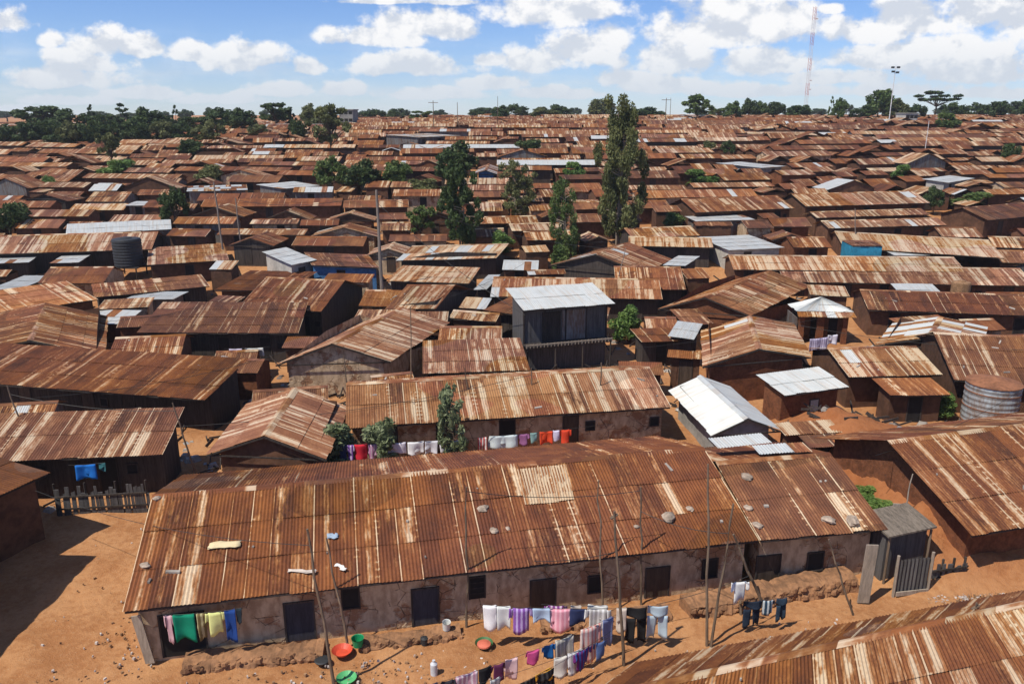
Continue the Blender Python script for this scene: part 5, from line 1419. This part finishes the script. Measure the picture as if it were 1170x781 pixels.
# terrace of stone and earth in front of the house, with blocks
def terrace(pts, depth, hgt, label, seed):
    r = random.Random(seed); P_ = [WZ(x, y, 0) for x, y in pts]
    b = MB(); rows = []
    tot = 0
    segs = []
    for a, c in zip(P_, P_[1:]):
        n = max(2, int((c - a).length / .09))
        for i in range(n): segs.append((a.lerp(c, i / n), (c - a).normalized()))
    for p, d in segs:
        n = Vector((-d.y, d.x, 0)); row = []
        for k, (o_, z) in enumerate(((-.10, -.15), (-.04, hgt * .3), (.03, hgt * .62), (.10, hgt * .9), (.22, hgt), (.5, hgt * 1.05), (depth, hgt), (depth + .05, -.1))):
            j = noise.noise(Vector((p.x * 1.7, p.y * 1.7, k * .35))) * .22 + noise.noise(Vector((p.x * 5, p.y * 5, k * 1.9))) * .12 + noise.noise(Vector((p.x * 11, p.y * 11, k * 4.3))) * .05
            q = p + n * (o_ + j * (1 if k < 5 else .3)); q.z = z + (j * .5 if 0 < k < 7 else 0)
            row.append(len(b.v)); b.v.append(tuple(q))
        rows.append(row)
    for r0, r1 in zip(rows, rows[1:]):
        for k in range(7): b.face((r0[k], r1[k], r1[k + 1], r0[k + 1]))
    b.face(rows[0]); b.face(list(reversed(rows[-1])))
    for _ in range(int(len(segs) * .9)):
        p, dd_ = segs[r.randrange(len(segs))]; n = Vector((-dd_.y, dd_.x, 0)); s = r.uniform(.05, .15); q = p + n * r.uniform(-.12, .1) + Vector((0, 0, r.uniform(0, hgt * .9)))
        ring = [(q + dd_ * s * math.cos(t) * r.uniform(.8, 1.4) - n * s * math.sin(t) * .7) for t in (0.3, 1.3, 2.4, 3.6, 4.6, 5.6)]
        b.hexa([(w.x, w.y, q.z - s * .5) for w in ring], [(q.x + (w.x - q.x) * .7, q.y + (w.y - q.y) * .7, q.z + s * r.uniform(.3, .7)) for w in ring])
    o = b.build('earth_terrace', M['ledge']); tag(o, label, 'terrace')
    root = o
    return P_
terrace([(790, 708), (850, 697), (982, 672)], .95, .48, 'rough stone faced earth terrace before the right half of the front houses', 1)
terrace([(620, 722), (700, 716), (770, 706)], .7, .25, 'low crumbling earth ledge behind the hanging black trousers', 2)
terrace([(208, 768), (300, 757), (372, 752)], .8, .24, 'broken earth ledge below the left eave washing', 3)
terrace([(412, 742), (470, 735), (530, 728)], .5, .2, 'low earth ledge along the wall between bucket and barred window', 4)

def rock(p, s, label, cat='stone', name='stone', mat='stone', group=None, seed=0):
    r = random.Random(seed); b = MB(); n = 9; rings = []
    for j in range(1, 5):
        th = PI * j / 5
        ring = []
        for i in range(n):
            a = 2 * PI * i / n; rr = s * (1 + r.uniform(-.2, .2))
            b.v.append((math.sin(th) * math.cos(a) * rr * 1.3, math.sin(th) * math.sin(a) * rr, math.cos(th) * rr * .6 + s * .3)); ring.append(len(b.v) - 1)
        rings.append(ring)
    t = len(b.v); b.v.append((0, 0, s * .95)); u = len(b.v); b.v.append((0, 0, -s * .3))
    for i in range(n):
        b.face((t, rings[0][i], rings[0][(i + 1) % n])); b.face((u, rings[-1][(i + 1) % n], rings[-1][i]))
        for a, c in zip(rings, rings[1:]): b.face((a[i], c[i], c[(i + 1) % n], a[(i + 1) % n]))
    o = b.build(name, M[mat], None, loc=p); o.rotation_euler = (0, 0, r.uniform(0, 6)); tag(o, label, cat, group)
def on_roof(h, px, py):
    """point of the ray on the front slope of a gable house"""
    F0, F1, B1, B0 = h['F']; n = (B0 - F0).normalized(); d = ray(px, py)
    lo, hi = 10, 90
    for _ in range(40):
        m = (lo + hi) / 2; p = EYE + d * m
        wv = (Vector((p.x, p.y, 0)) - F0).dot(n); wf = (B0 - F0).length
        z = h['g'] + h['ze'] + (wf / 2 - abs(wv - wf / 2)) * .3
        if p.z < z: hi = m
        else: lo = m
    return EYE + d * lo
for k, (px, py, s, l) in enumerate(((764, 592, .26, 'large pale stone on the long front roof below its right end'), (788, 582, .15, 'small stone just right of the large pale stone on the front roof'), (855, 581, .16, 'small brown stone at the right end of the long front roof'),
        (865, 601, .18, 'stone near the eave where the two front roofs meet'), (946, 595, .24, 'left one of two stones near the right eave of the shorter roof'), (974, 597, .28, 'right one of two stones near the right eave of the shorter roof'),
        (853, 546, .22, 'forked lump of wood and stone high on the right part of the front roof'), (552, 582, .2, 'pale stone high on the roof left of the cream patch'), (564, 607, .16, 'dark stone in the middle of the front roof'),
        (580, 604, .1, 'tiny pale stone in the middle of the front roof'), (727, 602, .1, 'tiny pale stone left of the large pale stone'), (166, 647, .16, 'stone at the left gable edge of the front roof'), (180, 570, .14, 'stone at the left tip of the front roof ridge'))):
    h = h_main if px < 868 else h_side
    rock(on_roof(h, px, py), s, l, group='stones holding down the front roofs', seed=k)
# sticks and rags lying on the roof
def rag(h, px, py, w, l, c, label, rot=0):
    p = on_roof(h, px, py) + Vector((0, 0, .07)); b = MB(); nx, ny = 6, 4; r = random.Random(int(px))
    for j in range(ny + 1):
        for i in range(nx + 1): b.v.append((w * (i / nx - .5) + r.uniform(-.03, .03), l * (j / ny - .5) + r.uniform(-.04, .04) + .03 * math.sin(i), .02 + .05 * r.random() + .3 * l * (j / ny - .5)))
    for j in range(ny):
        for i in range(nx): q = j * (nx + 1) + i; b.face((q, q + 1, q + nx + 2, q + nx + 1))
    o = b.build('rag', clothmat(c), None, smooth=True, loc=p); o.rotation_euler = (0, 0, rot); sm = o.modifiers.new('s', 'SOLIDIFY'); sm.thickness = .015; tag(o, label, 'rag')
rag(h_main, 257, 625, 1.1, .28, (.62, .52, .32), 'curled straw coloured sacking on the left part of the front roof', .15)
rag(h_main, 345, 655, 1.0, .12, (.55, .48, .42), 'thin pale strip lying near the eave of the front roof', -.05)
rag(h_main, 380, 615, .4, .25, (.30, .38, .48), 'small bluish rag on the front roof beside the crooked poles', .2)
rag(h_main, 390, 650, .5, .16, (.68, .66, .62), 'small white rag on the front roof between the crooked poles', -.6)
# litter and rubble on the open ground
lit = MB(); r = random.Random(5)
areas = [([(20, 781), (120, 600), (165, 600), (150, 781)], 26), ([(200, 781), (560, 735), (560, 781)], 110), ([(560, 781), (800, 730), (1000, 690), (1000, 712), (760, 781)], 70), ([(1055, 640), (1110, 660), (1170, 685), (1060, 690)], 520), ([(960, 530), (1100, 640), (1060, 650), (1010, 590)], 70), ([(150, 700), (180, 760), (150, 781), (110, 720)], 45)]
def scatter(n_scale, smin, smax, mb):
    for poly, n in areas:
        xs = [p[0] for p in poly]; ys = [p[1] for p in poly]
        for _ in range(int(n * n_scale)):
            px, py = r.uniform(min(xs), max(xs)), r.uniform(min(ys), max(ys))
            if not inside((px, py), poly): continue
            p = WZ(px, py, 0); s = r.uniform(smin, smax); a = r.uniform(0, PI); ca, sa = math.cos(a), math.sin(a); l = s * r.uniform(.4, 1); h_ = s * r.uniform(.1, .5)
            c = [(-s, -l), (s, -l * .8), (s * .8, l), (-s * .9, l * .9)]
            bt = [(p.x + x * ca - y * sa, p.y + x * sa + y * ca, -.02) for x, y in c]; tp = [(p.x + (x * ca - y * sa) * .8, p.y + (x * sa + y * ca) * .8, h_ + .03) for x, y in c]
            mb.hexa(bt, tp)
scatter(1.0, .02, .06, lit); o = lit.build('litter', simple('litter_scraps', (.72, .68, .62), .8, .9, .3, (.30, .24, .22), objvar=0)); tag(o, 'pale scraps of litter strewn over the bare earth', 'litter', kind='stuff')
rb = MB(); scatter(1.5, .015, .055, rb); o = rb.build('rubble', M['rubble']); tag(o, 'small stones and clods strewn over the bare earth', 'rubble', kind='stuff')

# ------------------------------------------------------------------ world
def world():
    w = bpy.data.worlds.new('World'); sc.world = w; w.use_nodes = True; nt = w.node_tree; nt.nodes.clear()
    sky = nd(nt, 'ShaderNodeTexSky', sky_type='NISHITA'); sky.sun_disc = False
    sky.sun_elevation = SUN_EL; sky.sun_rotation = SUN_ROT; sky.air_density = 1.0; sky.dust_density = .3; sky.ozone_density = 2.5; sky.altitude = 1600
    tc = nd(nt, 'ShaderNodeTexCoord').outputs['Generated']
    xyz = nd(nt, 'ShaderNodeSeparateXYZ', {0: tc}); X, Y, Z = xyz.outputs
    yy = mth(nt, 'MAXIMUM', mth(nt, 'ABSOLUTE', Y), .15)
    s, q = mth(nt, 'DIVIDE', X, yy), mth(nt, 'DIVIDE', Z, yy)
    pv = nd(nt, 'ShaderNodeCombineXYZ', {0: s, 1: q, 2: mth(nt, 'MULTIPLY', mth(nt, 'LESS_THAN', Y, 0), 3.0)}).outputs[0]
    cl = [(8, 27, 30, 17), (60, 47, 14, 10), (72, 92, 70, 16), (100, 74, 44, 18), (115, 55, 40, 20), (160, 56, 32, 14), (218, 62, 32, 13), (280, 70, 42, 21), (262, 62, 22, 14), (355, 78, 20, 11), (320, 104, 34, 11), (395, 104, 26, 10), (20, 128, 40, 10),
          (470, 32, 52, 20), (430, 44, 62, 14), (505, 36, 40, 16), (468, 78, 80, 15), (440, 2, 45, 5), (515, 2, 30, 6), (565, 97, 38, 11), (620, 15, 60, 26), (670, 12, 50, 20), (655, 62, 52, 22), (620, 72, 52, 18), (700, 48, 26, 22),
          (850, 14, 66, 28), (810, 40, 66, 28), (770, 72, 60, 22), (890, 30, 40, 30), (870, 75, 70, 18), (1000, 38, 54, 22), (1050, 25, 70, 30), (1110, 18, 60, 34), (1160, 20, 50, 50), (1000, 70, 80, 16), (1080, 64, 90, 24), (1130, 85, 90, 20), (960, 90, 60, 12), (760, 100, 70, 12), (950, 12, 14, 6), (70, 116, 60, 8), (170, 108, 46, 9), (250, 114, 50, 8), (480, 108, 60, 9), (640, 108, 70, 9), (560, 70, 24, 10), (720, 92, 40, 12), (860, 106, 80, 9), (1020, 104, 90, 10), (1140, 108, 60, 9)]
    m = None
    for (px, py, rx, ry) in cl:
        d = ray(px, py); cs, cq = d.x / d.y, d.z / d.y
        v = nd(nt, 'ShaderNodeVectorMath', {0: pv, 1: (cs, cq, 0)}, operation='SUBTRACT').outputs[0]
        v = nd(nt, 'ShaderNodeVectorMath', {0: v, 1: (FPX / rx / 1.38, FPX / ry / 1.42, 1)}, operation='MULTIPLY').outputs[0]
        v2 = nd(nt, 'ShaderNodeVectorMath', {0: v, 1: (1, -1.9, 1)}, operation='MULTIPLY').outputs[0]
        v = nd(nt, 'ShaderNodeVectorMath', {0: v, 1: v2}, operation='MAXIMUM').outputs[0]
        l = nd(nt, 'ShaderNodeVectorMath', {0: v}, operation='LENGTH').outputs['Value']
        k = mth(nt, 'SUBTRACT', 1.0, l)
        m = k if m is None else mth(nt, 'MAXIMUM', m, k)
    nv = vmul(nt, pv, (1, 1.25, 1))
    fb = nz(nt, nv, 19, 8, .58)
    up = nd(nt, 'ShaderNodeVectorMath', {0: nv, 1: (-.008, .020, 0)}, operation='ADD').outputs[0]
    fb2 = nz(nt, up, 19, 5, .56)
    # clouds elsewhere in the sky
    other = nz(nt, vmul(nt, pv, (1, 1.6, 1)), 2.3, 3, .5)
    outside = smooth(nt, mth(nt, 'MAXIMUM', mth(nt, 'ABSOLUTE', s), mth(nt, 'MULTIPLY', q, 3.2)), .62, .8)
    back = mth(nt, 'LESS_THAN', Y, 0)
    outside = mth(nt, 'MAXIMUM', outside, back)
    om = mth(nt, 'MULTIPLY', mth(nt, 'SUBTRACT', other, .56), 4.0)
    m = mth(nt, 'ADD', mth(nt, 'MULTIPLY', m, mth(nt, 'SUBTRACT', 1.0, outside)), mth(nt, 'MULTIPLY', om, outside))
    dens = smooth(nt, mth(nt, 'ADD', mth(nt, 'MAXIMUM', m, -.6), mth(nt, 'MULTIPLY', mth(nt, 'SUBTRACT', fb, .5), 2.3)), .06, .50)
    # thin veil near the horizon
    fv = nz(nt, vmul(nt, pv, (1, 4.5, 1)), 7, 5, .6)
    veil = mth(nt, 'MULTIPLY', mth(nt, 'SUBTRACT', 1.0, smooth(nt, q, .01, .115)), mth(nt, 'ADD', .12, mth(nt, 'MULTIPLY', smooth(nt, fv, .42, .70), .55)))
    dens = mth(nt, 'MAXIMUM', mth(nt, 'MULTIPLY', dens, .96), veil)
    lit_ = mth(nt, 'ADD', .80, mth(nt, 'MULTIPLY', mth(nt, 'SUBTRACT', fb, fb2), 1.9))
    lit_ = mth(nt, 'MINIMUM', mth(nt, 'MAXIMUM', lit_, .58), .98)
    cc = mixc(nt, smooth(nt, lit_, .6, .95), (6.4, 6.8, 7.5), (9.6, 9.5, 9.4))
    cc = mixc(nt, mth(nt, 'SUBTRACT', 1.0, smooth(nt, q, .0, .10)), cc, (6.6, 7.2, 7.9))
    hs = nd(nt, 'ShaderNodeHueSaturation', {'Saturation': 1.05, 'Value': SKYV, 'Color': sky.outputs[0]})
    tint = nd(nt, 'ShaderNodeVectorMath', {0: hs.outputs[0], 1: (.80, .92, 1.22)}, operation='MULTIPLY').outputs[0]
    col = mixc(nt, dens, tint, cc)
    bg = nd(nt, 'ShaderNodeBackground', {'Color': col, 'Strength': .1})
    o = nd(nt, 'ShaderNodeOutputWorld'); nt.links.new(bg.outputs[0], o.inputs[0])
SUN_EL = math.radians(58)
SH = math.radians(36)                 # shadows run this way in plan, counter-clockwise from +x
sx, sy = -math.cos(SH), -math.sin(SH)  # towards the sun
SUN_ROT = math.atan2(sx, sy)
SKYV = 1.0
world()
sl = bpy.data.lights.new('sun', 'SUN'); sl.energy = 5.0; sl.angle = math.radians(.53); sl.color = (1.0, .925, .80)
so = bpy.data.objects.new('sun', sl); COL.objects.link(so)
so.rotation_euler = Vector((sx * math.cos(SUN_EL), sy * math.cos(SUN_EL), math.sin(SUN_EL))).to_track_quat('Z', 'Y').to_euler()
vs = sc.view_settings; vs.view_transform = 'Standard'; vs.look = 'None'; vs.gamma = 1; vs.exposure = .12; vs.use_curve_mapping = False
sc.render.engine = 'CYCLES'; sc.cycles.max_bounces = 5; sc.cycles.diffuse_bounces = 2; sc.cycles.transparent_max_bounces = 4
sc.cycles.use_denoising = True

# ------------------------------------------------------------------ air
hz = MB(); hz.box(-900, 900, -70, 900, -6, 56)
m = bpy.data.materials.new('dusty_air'); nt = nodes(m); pvn = nd(nt, 'ShaderNodeVolumePrincipled', {'Color': (.80, .86, .94, 1), 'Density': .0002, 'Anisotropy': .2}); on_ = nd(nt, 'ShaderNodeOutputMaterial'); nt.links.new(pvn.outputs[0], on_.inputs['Volume'])
ho = hz.build('haze', m); tag(ho, 'thin dusty haze over the settlement', 'haze', kind='stuff')
sc.cycles.volume_bounces = 0
# ------------------------------------------------------------------ labels for the many
LM = [((706, 190), 'tallest tree'), ((438, 290), 'power pole'), ((920, 60), 'red and white mast'), ((148, 285), 'black water tank'), ((412, 195), 'round tree trio'), ((527, 230), 'dark slender tree'),
      ((992, 284), 'teal shop'), ((1000, 240), 'three parallel roofs'), ((645, 360), 'wooden loft'), ((1127, 450), 'round corrugated tank'), ((1058, 112), 'umbrella tree'), ((396, 303), 'blue walled shop'),
      ((945, 350), 'posted hut'), ((200, 232), 'bushy left slope tree'), ((12, 245), 'left edge tree'), ((1096, 202), 'bright white roof'), ((399, 130), 'grey concrete block'), ((272, 130), 'wide skyline tree'),
      ((852, 235), 'big red-brown roof'), ((1033, 132), 'pale skyline building'), ((825, 470), 'white zinc gable'), ((350, 480), 'orange gable roof'), ((150, 255), 'white ridged roof'), ((832, 166), 'small dark slope tree'), ((1155, 172), 'leaning right edge tree')]
def direction(dx, dy):
    if abs(dy) * 2.2 < abs(dx): return 'left of' if dx < 0 else 'right of'
    if abs(dx) < abs(dy) * .8: return 'above' if dy < 0 else 'below'
    return ('above left of' if dx < 0 else 'above right of') if dy < 0 else ('below left of' if dx < 0 else 'below right of')
ORDX = [f'{t}-{o}' for t in ('twenty', 'thirty', 'forty') for o in ('first', 'second', 'third', 'fourth', 'fifth', 'sixth', 'seventh', 'eighth', 'ninth')]
ORD = ['nearest', 'second', 'third', 'fourth', 'fifth', 'sixth', 'seventh', 'eighth', 'ninth', 'tenth', 'eleventh', 'twelfth', 'thirteenth', 'fourteenth', 'fifteenth', 'sixteenth', 'seventeenth', 'eighteenth', 'nineteenth', 'twentieth']
def autolabel(items, cat, group):
    """items: (object, screen point, adjective words, noun) -> a label that only it answers to"""
    buckets = {}
    for o, p, adj, noun in items:
        q, nm = min(LM, key=lambda l: math.hypot(l[0][0] - p[0], (l[0][1] - p[1]) * 1.6))
        dr = direction(p[0] - q[0], p[1] - q[1])
        buckets.setdefault((adj, noun, dr, nm), []).append((math.hypot(p[0] - q[0], p[1] - q[1]), o))
    for (adj, noun, dr, nm), lst in buckets.items():
        lst.sort(key=lambda t: t[0])
        for k, (_, o) in enumerate(lst):
            pre = '' if len(lst) == 1 else ('nearest ' if k == 0 else (ORD + ORDX)[k] + ' nearest ')
            tail = f'{adj} {noun} {dr} the {nm}'.strip()
            tag(o, (pre + tail), cat, group)
KN = {'gable': 'roofed house', 'shed': 'lean-to shack', 'end': 'front gabled house'}
vis, gone = [], []
for h in FILL:
    p = proj((h['c'].x, h['c'].y, h['g'] + h['zr']))
    vis.append((h['root'], p, (h['fill'][1] + ' ' + h['fill'][0]).strip(), KN[h['fill'][2]]))
autolabel(vis, 'house', 'rusty roofed houses of the settlement')
tk = {'round': 'leafy tree', 'open': 'open crowned tree', 'conifer': 'pointed conifer', 'umbrella': 'flat topped umbrella tree', 'shrub': 'shrub', 'euc': 'tall tree'}
tm = {'leaf_dark': 'dark', 'leaf_mid': 'green', 'leaf_olive': 'olive', 'leaf_bright': 'bright green', 'leaf_grey': 'grey-green'}
autolabel([(o, (px, top), tm[mt] + (' far skyline' if o.location.y > 400 else ' skyline'), tk[kd]) for (o, kd, mt, px, top) in TREES], 'tree', 'trees along the skyline')
